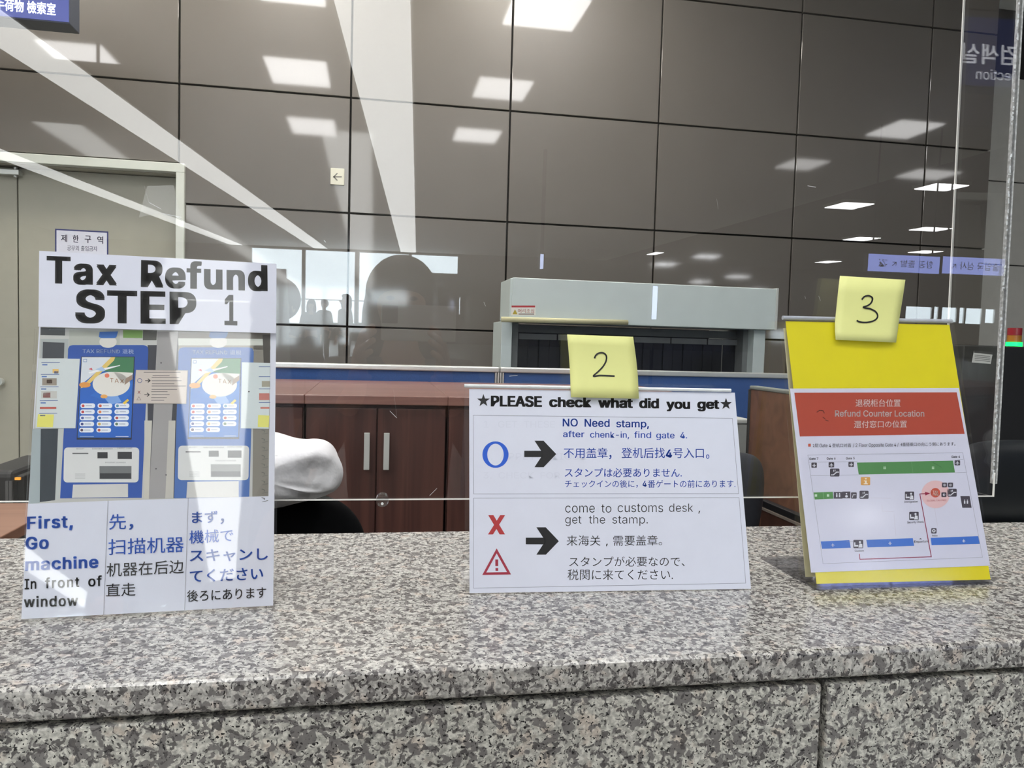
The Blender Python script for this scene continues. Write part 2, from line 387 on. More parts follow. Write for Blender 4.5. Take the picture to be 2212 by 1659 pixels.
# ---------------- sign 1 : tax refund step 1
A, Bq, u, up, n, back = frame_from_base((47,1345), (592,1313), 12.3)
t1 = thing('sign_holder', (A+Bq)/2, 'tall clear acrylic holder reading Tax Refund STEP 1 with two blue kiosks', 'sign')
Z1 = (0, 500, 3.40308)
P = Print(A, n, Z1, up)
hold1 = [(162,2868),(2012,2762),(2025,760),(265,720)]
flat('back_plate', P, hold1, t1, M_clear2, -.0012, .0022)
flat('front_plate', P, hold1, t1, M_clear2, .0042, .0022)
bp = [at_z(47,1345,CT), at_z(592,1313,CT)]
MB().slab([bp[0]+Vector((0,0,.0005)), bp[1]+Vector((0,0,.0005)), bp[1]+back*.085+Vector((0,0,.0005)), bp[0]+back*.085+Vector((0,0,.0005))], (0,0,.0028), M_clear2).build('base_plate', t1)
sd = at_z(603, 1215, CT)
MB().slab([bp[0]+back*.06+Vector((0,0,.003)), bp[1]+back*.06+Vector((0,0,.003)), bp[1]+up*.14+back*.012, bp[0]+up*.14+back*.012], back*.002, M_clear2).build('rear_support', t1)
# photo sheet
Q = Print(A, n, Z1, up); Q.lift = .00005
photo = [(205,2010),(1990,1950),(1992,735),(290,690)]
sheet1 = [(158,2850),(2008,2750),(2030,735),(288,690)]
Q.poly(sheet1, (214,217,230), 0)
Q.poly([(212,2003),(1975,1950),(1988,735),(298,700)], (190,191,188), 1)
g = lambda pts, c, l=2: Q.poly(pts, c, l)
def R4(x0, y0, x1, y1, c, l=2): Q.rect(x0, y0, x1, y1, c, l)
g([(298,762),(478,765),(480,712),(298,705)], (78,82,86)); g([(296,930),(500,930),(505,790),(298,790)], (168,174,174)); g([(312,932),(470,932),(474,818),(316,812)], (58,62,70), 3)
g([(505,1010),(880,1010),(880,722),(510,722)], (176,180,172))
g([(905,782),(1048,784),(1050,728),(905,724)], (120,160,82), 3)
g([(1050,800),(1150,800),(1155,728),(1052,724)], (84,84,80)); g([(1085,1960),(1150,1960),(1155,835),(1085,835)], (54,56,66))
g([(1095,1965),(1218,1962),(1310,742),(1158,736)], (158,156,156), 3); g([(1215,1962),(1300,1960),(1312,838),(1310,742)], (60,62,70), 2)
g([(1310,785),(1988,790),(1988,745),(1310,735)], (112,106,98), 2); g([(1310,838),(1988,840),(1988,790),(1310,785)], (196,200,192), 2); g([(1312,870),(1988,870),(1988,838),(1312,836)], (150,146,138), 2)
g([(1855,1960),(1972,1955),(1986,840),(1865,838)], (132,128,120), 2); g([(1940,1000),(1986,1000),(1986,760),(1930,760)], (70,66,62), 3)
g([(212,2003),(292,1996),(300,1452),(238,1450)], (160,172,176), 2); g([(292,1990),(405,1975),(428,1450),(300,1452)], (44,54,64), 2); g([(405,1975),(440,1968),(462,1450),(428,1450)], (186,192,190), 2)
g([(1060,1965),(1095,1965),(1118,1390),(1062,1390)], (198,196,186), 4); g([(1215,1962),(1275,1960),(1290,1390),(1240,1390)], (192,190,182), 4)
def kiosk(bx0, bx1, by0, bxl, bxr, scr, bt, pan, slot, sq1, sq2, big, low, txt, hx, pale=0):
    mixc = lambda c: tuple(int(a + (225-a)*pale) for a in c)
    bl = mixc((30,78,164)); r = 30
    Q.poly([(bxl,1962),(bxr,1958),(bx1,by0+60),(bx1,by0+28),(bx1-10,by0+8),(bx1-35,by0),(bx0+35,by0),(bx0+10,by0+8),(bx0,by0+30),(bx0,by0+60)], bl, 3)
    Q.text('TAX REFUND', txt[0], txt[2], txt[1], txt[2]+3, 27, mixc((190,205,235)), .015, layer=5); Q.text('退税', txt[1]+18, txt[2]+6, txt[1]+102, txt[2]+8, 34, mixc((190,205,235)), .01, layer=5)
    (x0, y0, x1, y1, x2, x3) = scr    # x0..x1 top, x2..x3 foot
    at = lambda fx, fy: ((x0+(x1-x0)*fx)*(1-fy) + (x2+(x3-x2)*fx)*fy, y0+(y1-y0)*fy)
    S4 = lambda pts, c, l: Q.poly([at(*p) for p in pts], mixc(c), l)
    S4([(-.015,1.01),(1.015,1.01),(1.015,-.008),(-.015,-.008)], (28,34,48), 4)
    S4([(0,.985),(1,.985),(1,0),(0,0)], (26,98,192), 5)
    S4([(0,.36),(.08,.3),(.62,.0),(0,0)], (214,220,228), 6)
    S4([(.40,.17),(1,.2),(1,0),(.64,0)], (60,122,82), 6); S4([(0,.38),(.12,.36),(.62,.04),(.64,0),(.56,0)], (226,196,110), 7)
    S4([(.2,.47),(.45,.52),(.72,.62),(.98,.44),(1,.3),(.7,.25)], (32,108,200), 6); S4([(.42,.46),(.68,.43),(.80,.55),(.58,.58)], (120,164,226), 7)
    cx, cy = at(.62, .33); Q.ell(cx-12, cy, (x1-x0)*.36, (y1-y0)*.15, mixc((226,224,218)), 8)
    S4([(.80,.32),(.99,.26),(.99,.19),(.62,.18)], (226,224,216), 8); S4([(.84,.34),(.99,.27),(.99,.21),(.86,.26)], (150,128,112), 9)
    cx, cy = at(.06, .345); Q.ell(cx+10, cy-4, 42, 20, mixc((222,150,70)), 8); cx, cy = at(.46,.48); Q.ell(cx, cy, 26, 14, mixc((232,170,92)), 9)
    cx, cy = at(.5, .225); Q.ell(cx, cy, 17, 16, mixc((226,120,92)), 9)
    Q.text('TAX', at(.56,.31)[0], at(.56,.305)[1], at(.83,.32)[0], at(.83,.32)[1], 30, mixc((150,104,60)), .0, 1.2, 10)
    S4([(.14,.185),(.17,.2),(.42,.165),(.74,.105),(.74,.095),(.42,.135)], (238,240,244), 9); S4([(.27,.15),(.42,.175),(.47,.16),(.4,.115)], (170,196,226), 10); S4([(.14,.145),(.22,.16),(.2,.13)], (200,70,84), 10)
    S4([(.03,.06),(.1,.06),(.1,.022),(.03,.022)], (120,150,190), 7); S4([(.04,.053),(.09,.053),(.09,.029),(.04,.029)], (222,226,232), 8)
    S4([(.82,.56),(.86,.58),(.94,.53),(.91,.51)], (236,204,70), 9)
    cols_ = [(205,70,60),(214,90,50),(90,150,180),(196,60,66),(222,120,60),(200,210,220),(70,90,160),(60,110,150),(180,60,50),(60,70,140),(210,170,70),(90,120,90),(90,70,90),(180,80,60)]
    k = 0
    for rr in range(5):
        for cc in range(3):
            if rr == 4 and cc == 2: continue
            fx = .02+cc*.325; fy = .565+rr*.0745
            p0 = at(fx, fy); w = 108 if x1-x0 > 370 else 103
            Q.rrect(p0[0], p0[1], p0[0]+w, p0[1]+35, 16, mixc((232,238,248)), 8); Q.ell(p0[0]+20, p0[1]+18, 11, 10, mixc(cols_[k]), 9, 12); k += 1
            Q.rect(p0[0]+38, p0[1]+15, p0[0]+84, p0[1]+20, mixc((150,160,180)), 9)
    Q.line([at(.05,.972), at(.3,.972)], 5, mixc((140,170,210)), 9); Q.line([at(.72,.972), at(.95,.972)], 5, mixc((200,214,234)), 9)
    a0, b0, a1, b1 = pan; Q.rrect(a0, b0, a1, b1, 26, (214,216,216), 6, -.02)
    Q.rect(*slot, (90,92,96), 8); Q.rect(*sq1, mixc((40,42,48)), 8); Q.rect(*sq2, mixc((44,46,52)), 8)
    Q.rect(*big, mixc((110,114,116)), 8); Q.rect(big[0]+4, big[1]+(big[3]-big[1])*.55, big[2]-4, big[3]-4, mixc((44,48,54)), 9)
    for (s_, xx, yy, ww) in (('RECEIPT', (slot[0]+slot[2])/2, slot[1]-26, 60), ('BARCODE SCANNER', (sq1[0]+sq1[2])/2, sq1[1]-20, 150), ('CREDIT CARD', (sq2[0]+sq2[2])/2, sq2[1]-22, 110), ('PASSPORT SCANNER', (big[0]+big[2])/2, big[1]-22, 150)):
        Q.text(s_, xx-ww/2, yy, xx+ww/2, yy, 9, (120,122,128), layer=9)
    for i in range(5): Q.rect(a0+80, b0+190+i*9, a0+155, b0+193+i*9, (178,180,182), 8)
    Q.poly([(low[0],1958),(low[1],1953),(low[1],low[2]),(low[0]+8,low[2]+6)], (204,204,202), 7)
    # hanging blue-topped white device above the kiosk
    Q.ell(hx, 812, 64, 44, mixc((214,212,206)), 6); Q.poly([(hx-68,775),(hx-50,785),(hx+50,785),(hx+62,775),(hx+74,735),(hx-62,738)], mixc((36,98,178)), 7)
kiosk(500, 1090, 835, 442, 1042, (603,925,985,1525,570,962), 0, (472,1588,1024,1845), (533,1628,650,1636), (717,1622,792,1668), (865,1620,970,1673), (732,1725,967,1820), (530,942,1855), (607,882,893), 795)
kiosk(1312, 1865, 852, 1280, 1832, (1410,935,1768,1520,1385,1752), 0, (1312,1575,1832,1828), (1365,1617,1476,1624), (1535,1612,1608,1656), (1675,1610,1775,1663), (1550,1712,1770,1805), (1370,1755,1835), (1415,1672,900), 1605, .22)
# flyers and the little notice taped between the kiosks
g([(262,1447),(556,1447),(588,937),(284,933)], (206,214,216), 10); g([(272,1438),(390,1440),(398,1346),(280,1344)], (226,222,110), 12)
for i, yy in enumerate((965,1052,1143,1245,1338)): Q.line([(308-i*4,yy),(440-i*5,yy-1)], 4, (60,90,160), 12); Q.rect(312-i*4, yy+12, 350-i*4, yy+20, (70,110,180), 12)
for (x0,y0,x1,y1,c) in ((312,1080,418,1132,(150,140,128)),(305,1175,420,1228,(196,196,192)),(318,1185,372,1222,(176,60,66)),(345,1090,385,1118,(90,70,60)),(295,1290,415,1305,(190,90,80)),(388,1012,432,1040,(230,190,110)),(400,1028,430,1044,(60,90,150))): R4(x0,y0,x1,y1,c,13)
g([(1770,1447),(1976,1452),(1986,968),(1778,962)], (206,216,218), 10); g([(1895,1438),(1976,1440),(1980,1354),(1898,1350)], (224,222,120), 12)
for i, yy in enumerate((995,1068,1158,1258)): Q.line([(1905,yy),(1984,yy)], 4, (60,90,160), 12)
for (x0,y0,x1,y1,c) in ((1925,1100,1984,1142,(160,156,140)),(1905,1190,1980,1240,(190,120,110)),(1915,1290,1980,1304,(200,130,120))): R4(x0,y0,x1,y1,c,13)
g([(982,1265),(1370,1268),(1382,1022),(1000,1018)], (176,168,160), 12); g([(986,1261),(1366,1264),(1378,1026),(1004,1022)], (204,194,186), 13)
Q.ring(1028,1097,18,17,14,13,(70,84,140),14); Q.text('→', 1068,1112,1108,1112,30,(50,50,52),.03,layer=14); Q.text('→',1062,1216,1102,1216,30,(50,50,52),.03,layer=14); Q.text('X',1012,1193,1034,1193,20,(150,60,60),.02,layer=14); Q.text('△',1004,1241,1040,1241,28,(130,110,110),layer=14)
for yy, a, b in ((1036,1060,1325),(1060,1125,1245),(1073,1118,1315),(1098,1118,1332),(1120,1120,1280),(1137,1118,1365),(1162,1118,1300),(1178,1115,1230),(1200,1118,1245),(1222,1115,1225),(1242,1115,1205)): Q.line([(a,yy),(b,yy)], 5, (120,114,116), 14)
for (x,y) in ((1185,967),(1830,1178),(1148,1745),(1222,1790)): Q.ell(x,y,6,5,(70,70,74),14,8)
for y in range(1460, 1960, 62): Q.line([(1925,y),(1945,y+6),(1942,y+16)], 4, (96,96,92), 12); Q.line([(1930,y+30),(1970,y+22)], 3, (104,104,100), 12)
# --- instruction sheet
g([(158,2850),(2008,2750),(2018,1945),(1385,1962),(795,1980),(205,2002)], (212,216,230), 4)
Q.line([(795,1980),(763,2815)], 3, (150,150,158), 15); Q.line([(1385,1962),(1358,2780)], 3, (150,150,158), 15)
Y0 = 1361
def T(s_, x0, y0, x1, y1, h, c, b=.02, sp=1.): Q.text(s_, x0, y0+Y0, x1, y1+Y0, h, c, b, sp, 16)
bl = (42,100,205); dk = (16,16,20)
T('First,', 200,825,538,812,87,bl,.035,1.12); T('Go',190,975,360,968,87,bl,.035,1.1); T('machine',188,1130,725,1108,84,bl,.035,1.08)
T('In',183,1268,268,1264,73,dk,.02,1.1); T('front',333,1260,585,1250,73,dk,.02,1.15); T('of',650,1247,750,1243,73,dk,.02,1.1); T('window',177,1400,575,1388,75,dk,.025,1.1)
T('先',803,832,928,828,114,bl,.004); T('，',950,832,980,830,42,bl,.02)
T('扫描机器',797,1018,1352,994,116,bl,.004); T('机器在后边',785,1178,1352,1150,100,dk,.0); T('直走',780,1325,998,1315,96,dk,.0)
T('まず',1412,785,1600,780,88,bl,.02); T('，',1622,790,1648,790,42,bl,.015); T('機械で',1392,935,1715,918,96,bl,.008); T('スキャンし',1395,1070,1970,1055,90,bl,.02); T('てください',1395,1220,1935,1197,92,bl,.02); T('後ろにあります',1375,1362,1958,1332,84,dk,.012)
Q.mb.build('printed_sheet', t1)
# --- header sheet, taped in front
Hn = Print(A + n*.0052, n, Z1, up)
hs = [(282,700),(2030,748),(2033,238),(288,142)]
MB().slab([Hn.W(*p) for p in hs], -n*.0002, ink((214,217,232))).build('header_sheet', t1)
Hn.lift = .00008
Hn.text('Tax', 342,374,860,392,187,dk,.045,1.12,1); Hn.text('Refund',1035,402,1968,434,183,dk,.045,1.10,1)
Hn.text('STEP',552,664,1445,676,226,dk,.045,1.06,1); Hn.text('1',1650,684,1745,687,214,dk,.03,1,1)
hp = Hn.mb.build('header_lettering', t1)
def tape(name, P, pts, parent, amp=.0006, seed=1, off=.0008, nx=40, ny=14):
    rnd = random.Random(seed); a, b, c, d = [Vector((*p, 0)) for p in pts]; vs = []; fs = []
    for j in range(ny+1):
        for i in range(nx+1):
            s_, t_ = i/nx, j/ny; p = (a*(1-s_)+b*s_)*(1-t_) + (d*(1-s_)+c*s_)*t_
            vs.append(P.W(p.x, p.y) + P.n*(off + amp*rnd.random()))
    for j in range(ny):
        for i in range(nx): k = j*(nx+1)+i; fs.append((k, k+1, k+nx+2, k+nx+1))
    mb = MB(); mb.add(vs, fs, M_tape, True); return mb.build(name, parent)
tape('tape_strip', Hn, [(286,470),(2034,535),(2034,236),(288,140)], t1, .0001, 3)
tape('tape_strip', Hn, [(282,720),(2032,760),(2033,520),(286,462)], t1, .0001, 5, .0012)
tape('tape_strip', Print(A+n*.0044, n, Z1, up), [(160,2850),(1200,2790),(1230,2728),(165,2675)], t1, .0001, 8, .0008, 30, 6)
# ---------------- sign 2 : please check what did you get
A, Bq, u, up, n, back = frame_from_base((1005,1285), (1622,1274), 15.3)
t2 = thing('sign_holder', (A+Bq)/2, 'wide clear acrylic holder reading PLEASE check what did you get', 'sign')
Z3 = (960, 700, 2.7657)
P = Print(A, n, Z3, up)
h2 = [(122,1622),(1716,1612),(1706,398),(118,372)]
h2 = [(124,1616),(1800,1584),(1708,398),(118,370)]
flat('front_plate', P, h2, t2, M_clear2, -.0003, .0008)
flat('back_plate', P, h2, t2, M_clear2, -.0012, .0022)
tb = [P.W(*h2[3])+n*.0012, P.W(*h2[2])+n*.0012]
MB().cyl(tb[0], tb[1], .0019, M_edge, 12).build('top_bend', t2)
bb = [at_z(1005,1285,CT)+Vector((0,0,.0004)), at_z(1610,1276,CT)+Vector((0,0,.0004))]
MB().slab([bb[0], bb[1], bb[1]+back*.075, bb[0]+back*.075], (0,0,.0025), M_clear2).build('base_plate', t2)
Q = Print(A, n, Z3, up); Q.lift = .00006
Q.mb.slab([Q.W(x, y) for x, y in ((150,1608),(1832,1582),(1735,410),(148,388))], -n*.0002, ink((216,220,236)))
R = lambda pts, c, l=1: Q.poly(pts, c, l)
Tx = lambda s_, x0, y0, x1, y1, h, c, b=.0, sp=1.: Q.text(s_, x0, y0, x1, y1, h, c, b, sp, 3)
star(Q, 233, 458, 40, dk); star(Q, 1682, 478, 37, dk)
for a_ in (('PLEASE',277,490,583,493,60),('check',625,493,878,496,55),('what',918,498,1126,500,55),('did',1163,500,1282,502,55),('you',1325,504,1468,505,52),('get',1510,504,1642,505,52)): Tx(a_[0],*a_[1:],dk,.05)
gy_ = (120,124,140)
Q.line([(172,545),(1720,563),(1757,1013),(175,1015),(172,545)], 2.2, gy_); Q.line([(175,1040),(1760,1037),(1800,1548),(173,1578),(175,1040)], 2.2, gy_)
fa = (211,215,231)
Q.text('1   GET  THESE',235,618,660,618,38,fa,0,1,2); Q.text('2.  APPLY     KIOSK',235,810,850,810,38,fa,0,1,2); Q.text('3.  CHECK  FOR',232,922,690,922,36,fa,0,1,2)
b2 = (30,80,190)
for a_ in (('NO',706,611,797,611,45),('Need',837,613,987,614,45),('stamp,',1026,616,1222,617,43)): Tx(a_[0],*a_[1:],b2,.018)
for a_ in (('after',708,675,836,676,36),('chenk-in,',870,678,1103,680,36),('find',1133,680,1235,681,37),('gate',1265,682,1375,683,36),('4.',1408,683,1450,683,37)): Tx(a_[0],*a_[1:],b2,.012)
Tx('不用盖章',712,801,975,801,62,b2,.004); Tx('，',984,808,998,808,26,b2,.02); Tx('登机后找',1057,801,1318,801,62,b2,.004); Tx('4',1322,797,1360,797,46,b2,.03); Tx('号入口',1367,801,1550,801,60,b2,.004); Tx('。',1562,805,1583,805,26,b2,.01)
Tx('スタンプは必要ありません.',718,915,1418,915,54,b2,.008); Tx('チェックインの後に，',720,978,1155,978,46,b2,.004); Tx('4',1183,971,1208,971,34,b2,.015); Tx('番ゲートの前にあります.',1214,978,1738,977,46,b2,.004)
Q.ring(305,780,78,79,49,65,(30,90,205),3)
R([(477,757),(585,757),(538,697),(592,697),(668,777),(593,855),(538,855),(585,795),(477,795)][::-1], dk, 3)
Q.mb.f.pop(); Q.mb.m.pop(); Q.mb.sm.pop(); 
b_ = len(Q.mb.v)-9; k_ = Q.mb.mi(ink(dk))
def arrow(dxy):
    q = [(477,757),(590,757),(590,795),(477,795)]; hd = [((590,776),(538,697),(592,697),(668,777)), ((668,777),(593,855),(538,855),(590,776))]
    tr = lambda p: (dxy[0]+(p[0]-477)*dxy[2], dxy[1]+(p[1]-777)*dxy[2])
    for pp in (q, *hd): Q.poly([tr(p) for p in pp][::-1], dk, 3)
arrow((477,777,1.0)); arrow((486,1297,1.035))
rd = (178,52,56)
Q.poly([(260,1257),(290,1257),(362,1142),(333,1142)], rd, 3); Q.poly([(330,1257),(362,1257),(293,1142),(262,1142)], rd, 4)
rd2 = (160,44,66)
for qd in (((312,1340),(398,1496),(374,1482),(312,1370)), ((398,1496),(226,1499),(250,1484),(374,1482)), ((226,1499),(312,1340),(312,1370),(250,1484))): Q.poly(qd[::-1], rd2, 3)
Q.rect(304,1406,321,1446,rd2,3); Q.rect(305,1458,321,1474,rd2,3)
for a_ in (('come',722,1126,898,1126,55),('to',937,1126,997,1126,52),('customs',1035,1124,1306,1124,55),('desk',1342,1122,1485,1122,50),(',',1517,1122,1528,1122,48),('get',722,1192,818,1192,50),('the',863,1192,960,1192,50),('stamp.',1003,1192,1215,1192,50)): Tx(a_[0],*a_[1:],dk,-.006)
Tx('来海关',730,1325,932,1325,62,dk,-.004); Tx(',',965,1318,976,1318,40,dk); Tx('需要盖章。',1008,1325,1300,1323,62,dk,-.004)
Tx('スタンプが必要なので、',745,1450,1435,1448,60,dk,-.004); Tx('税関に来てください.',735,1530,1365,1528,64,dk,-.004)
Q.mb.build('printed_sheet', t2)
# ---------------- sign 3 : refund counter location
A, Bq, u, up, n, back = frame_from_base((1762,1275), (2144,1262), 13.1)
t3 = thing('sign_holder', (A+Bq)/2, 'upright clear acrylic holder with yellow sheet and Refund Counter Location map', 'sign')
Z4 = (1640, 580, 2.337)
P = Print(A, n, Z4, up)
h3 = [(285,1624),(1176,1594),(968,268),(116,250)]
flat('front_plate', P, h3, t3, clear('acrylic_satin', .022, .12, bump=.02, bscale=6), .0042, .002)
flat('middle_plate', P, h3, t3, M_clear2, -.0012, .0015)
tl, tr_ = P.W(*h3[3])+n*.001, P.W(*h3[2])+n*.001
MB().cyl(tl, tr_, .0024, mat('acrylic_bend', (175,180,190), .12, var=.15, scale=30), 12).build('top_bend', t3)
rb = at_z(1733, 1256, CT); dep = (rb-A).dot(back); rbr = Bq + back*dep; rbl = A + back*dep
MB().slab([rbl+Vector((0,0,.002)), rbr+Vector((0,0,.002)), tr_-n*.006, tl-n*.006], back*.002, M_clear2).build('rear_plate', t3)
MB().slab([rbl+Vector((0,0,.006))-back*.003+u*.004, rbr+Vector((0,0,.006))-back*.003-u*.004, tr_-n*.007-up*.01-u*.004, tl-n*.007-up*.01+u*.004], -back*.0006, ink((214,210,180))).build('rear_sheet', t3)
fb = at_z(1668, 1207, CT); dp = (fb-A).dot(back)
MB().slab([A+Vector((0,0,.0004)), Bq+Vector((0,0,.0004)), Bq+back*dp+Vector((0,0,.0004)), A+back*dp+Vector((0,0,.0004))], (0,0,.0024), clear('acrylic_grey_base', .05, .05, tint=(.72,.72,.74))).build('base_plate', t3)
ys = [(290,1592),(1168,1570),(960,284),(133,266)]
flat('yellow_sheet', P, ys, t3, ink((226,214,22)), 0., .0003)
Q = Print(A+n*.0006, n, Z4, up); Q.lift = .00005
Q.mb.slab([Q.W(x, y) for x, y in ((262,1535),(1166,1500),(1008,603),(155,606))], -n*.0002, ink((212,213,232)))
R([(205,848),(1037,835),(997,625),(177,627)], (176,74,56), 1) if False else Q.poly([(205,848),(1037,835),(997,625),(177,627)], (178,74,56), 1)
wh = (232,222,222); Tx = lambda s_, x0, y0, x1, y1, h, c, b=.0, sp=1.: Q.text(s_, x0, y0, x1, y1, h, c, b, sp, 3)
Tx('退税柜台位置',486,698,713,698,38,wh,.01); Tx('Refund Counter Location',382,747,833,747,30,wh,.015); Tx('還付窓口の位置',478,805,745,803,36,wh,.01)
Q.strokes([(292,725),(305,716),(322,718),(328,730)],4,(90,34,26)); Q.strokes([(322,752),(332,758)],4,(90,34,26)); Q.strokes([(335,765),(348,770)],4,(90,34,26))
Q.rect(247,885,260,899,(190,84,60),2)
d3 = (62,60,74)
for a_ in (('2层',270,903,299,903,18),('Gate 4',304,902,362,902,17),('登机口对面',368,903,463,902,19),('/ 2 Floor Opposite Gate 4 /',473,901,703,898,17),('4番搭乗口の向こう側にあります。',712,898,990,895,19)): Tx(a_[0],*a_[1:],d3,.01)
lg = (150,152,168)
Q.line([(245,942),(1027,930),(1127,1458),(322,1490),(245,942)],1.6,lg); Q.line([(250,978),(495,975)],1.6,lg); Q.line([(1000,966),(1030,963)],1.2,lg); Q.line([(262,1046),(500,1042)],1.6,lg); Q.line([(988,1031),(1044,1029)],1.4,lg)
Q.line([(440,1380),(475,1380)],1.4,lg)
for s_, x0, y0, x1 in (('Gate 7',252,966,298),('Gate 6',340,965,385),('Gate 5',437,964,482),('Gate 4',970,956,1013)): Tx(s_, x0, y0, x1, y0-1, 11, d3, .02)
ic = (74,70,82); iw = (220,222,232)
for (x, y) in ((277,993),(364,991),(464,989),(1000,981)): Q.rrect(x-14,y-13,x+14,y+13,4,ic,2); plane_icon(Q,x,y,10,iw)
def esc(x0, y0, x1, y1):
    Q.rrect(x0,y0,x1,y1,5,ic,2); w=x1-x0; h=y1-y0
    Q.strokes([(x0+w*.15,y0+h*.8),(x0+w*.35,y0+h*.8),(x0+w*.7,y0+h*.45),(x0+w*.88,y0+h*.45)],5,iw,4); Q.rect(x0+w*.35,y0+h*.15,x0+w*.42,y0+h*.4,iw,4); Q.rect(x0+w*.5,y0+h*.12,x0+w*.57,y0+h*.35,iw,4)
esc(357,1010,405,1050); esc(506,1122,552,1163); esc(950,1112,997,1152)
Q.poly([(502,1040),(988,1030),(978,970),(493,980)], (84,140,84), 2); Q.line([(768,976),(776,1033)],1.5,(120,166,120),3)
for x in (633, 877): Q.rect(x-6,1000,x+6,1013,(196,220,196),3); Q.line([(x,1000),(x,1013)],1.5,(84,140,84),4); Q.line([(x-6,1006),(x+6,1006)],1.5,(84,140,84),4)
Q.line([(875,978),(920,1004)],2,(60,100,62),4)
Q.rrect(513,1053,560,1094,4,(216,160,84),2); Q.rect(533,1058,542,1065,(244,232,214),4); Q.rect(533,1070,542,1088,(244,232,214),4); Q.rect(528,1070,537,1074,(244,232,214),4); Q.rect(527,1085,548,1089,(244,232,214),4)
Q.poly([(280,1166),(375,1162),(371,1127),(274,1131)], (88,146,84), 2); Q.line([(322,1129),(326,1164)],1.4,(150,190,150),3)
for x in (286, 347): Q.rect(x-6,1140,x+6,1152,(200,224,200),3)
def wc(x0, y0, x1, y1, sk=0):
    Q.poly([(x0+sk,y1),(x1+sk,y1),(x1,y0),(x0,y0)], ic, 2); cx=(x0+x1+sk)/2; cy=(y0+y1)/2
    for s_ in (-1, 1): Q.ell(cx+s_*7, cy-9, 3, 3, iw, 4, 10); Q.rect(cx+s_*7-3.5, cy-5, cx+s_*7+3.5, cy+9, iw, 4)
wc(376,1128,420,1162); Q.rect(420,1126,460,1160,ic,2); Q.ell(440,1137,4,4,iw,4,10); Q.ell(440,1150,7,6,iw,4,12); Q.rrect(463,1130,492,1162,4,ic,2); Q.strokes([(470,1155),(474,1142),(486,1142)],3,iw,4); wc(1015,1149,1062,1208,10)
def man(x0, y0, x1, y1):
    Q.rrect(x0,y0,x1,y1,4,ic,2); w=x1-x0;h=y1-y0; Q.ell(x0+w*.66,y0+h*.27,w*.11,h*.13,iw,4,12); Q.poly([(x0+w*.5,y1-3),(x1-4,y1-3),(x1-6,y0+h*.5),(x0+w*.62,y0+h*.42)],iw,4); Q.rect(x0+4,y0+h*.62,x0+w*.5,y0+h*.8,iw,4); Q.rect(x0+4,y0+h*.3,x0+w*.2,y1-8,iw,3)
man(735,1126,782,1168); man(757,1228,805,1270); man(475,1370,525,1412)
Tx('Immigration',732,1183,800,1181,10,d3,.01); Tx('Security Check',747,1287,830,1284,11,d3,.01); Tx('Custom',482,1430,528,1429,10,d3,.01); Tx('Departure',782,1385,856,1382,12,d3,.01)
Q.ell(890,1140,72,70,(226,190,194),2); Q.ell(889,1132,24,24,(196,84,66),3); Q.text('TAX',874,1135,903,1135,13,(240,224,214),.03,1,5); Q.text('FREE',876,1147,905,1147,10,(240,224,214),.03,1,5)
Q.text('GLOBAL TAX FREE',845,1176,945,1174,9,(200,120,122),.01,1,5)
for (x, y) in ((935,1093),(965,1093),(932,1142)): Q.rrect(x-13,y-12,x+13,y+12,4,ic,3); Q.ell(x,y,6,6,iw,5,10); Q.ell(x+1,y,2.5,3.5,ic,6,8)
Q.rrect(868,1311,895,1338,4,ic,2); Q.ell(881,1324,9,9,iw,4,8); Q.ell(881,1324,4,4,ic,5,8); Tx('Police',873,1353,900,1352,9,d3,.01)
Q.poly([(806,1367),(822,1367),(814,1361)],(70,60,70),3)
bb3 = (66,116,206)
for q in ([(317,1415),(462,1410),(455,1371),(310,1378)], [(547,1408),(782,1400),(775,1361),(540,1370)], [(870,1397),(1113,1390),(1105,1351),(865,1360)]): Q.poly(q, bb3, 2)
for x, y in ((371,1395),(660,1386),(1032,1374)): plane_icon(Q,x,y,9,iw)
pr = (150,28,68)
Q.strokes([(505,1442),(508,1468),(868,1455),(810,1138),(842,1136)],3.6,pr,6); Q.poly([(838,1146),(862,1135),(836,1127)],pr,6)
for sg in ([(560,1158),(665,1160)],[(620,1190),(620,1225),(680,1228)],[(680,1240),(690,1350)],[(885,1210),(900,1300)],[(905,1340),(912,1352)]): Q.line(sg,1.2,(196,190,206),1)
Q.mb.build('location_map_sheet', t3)
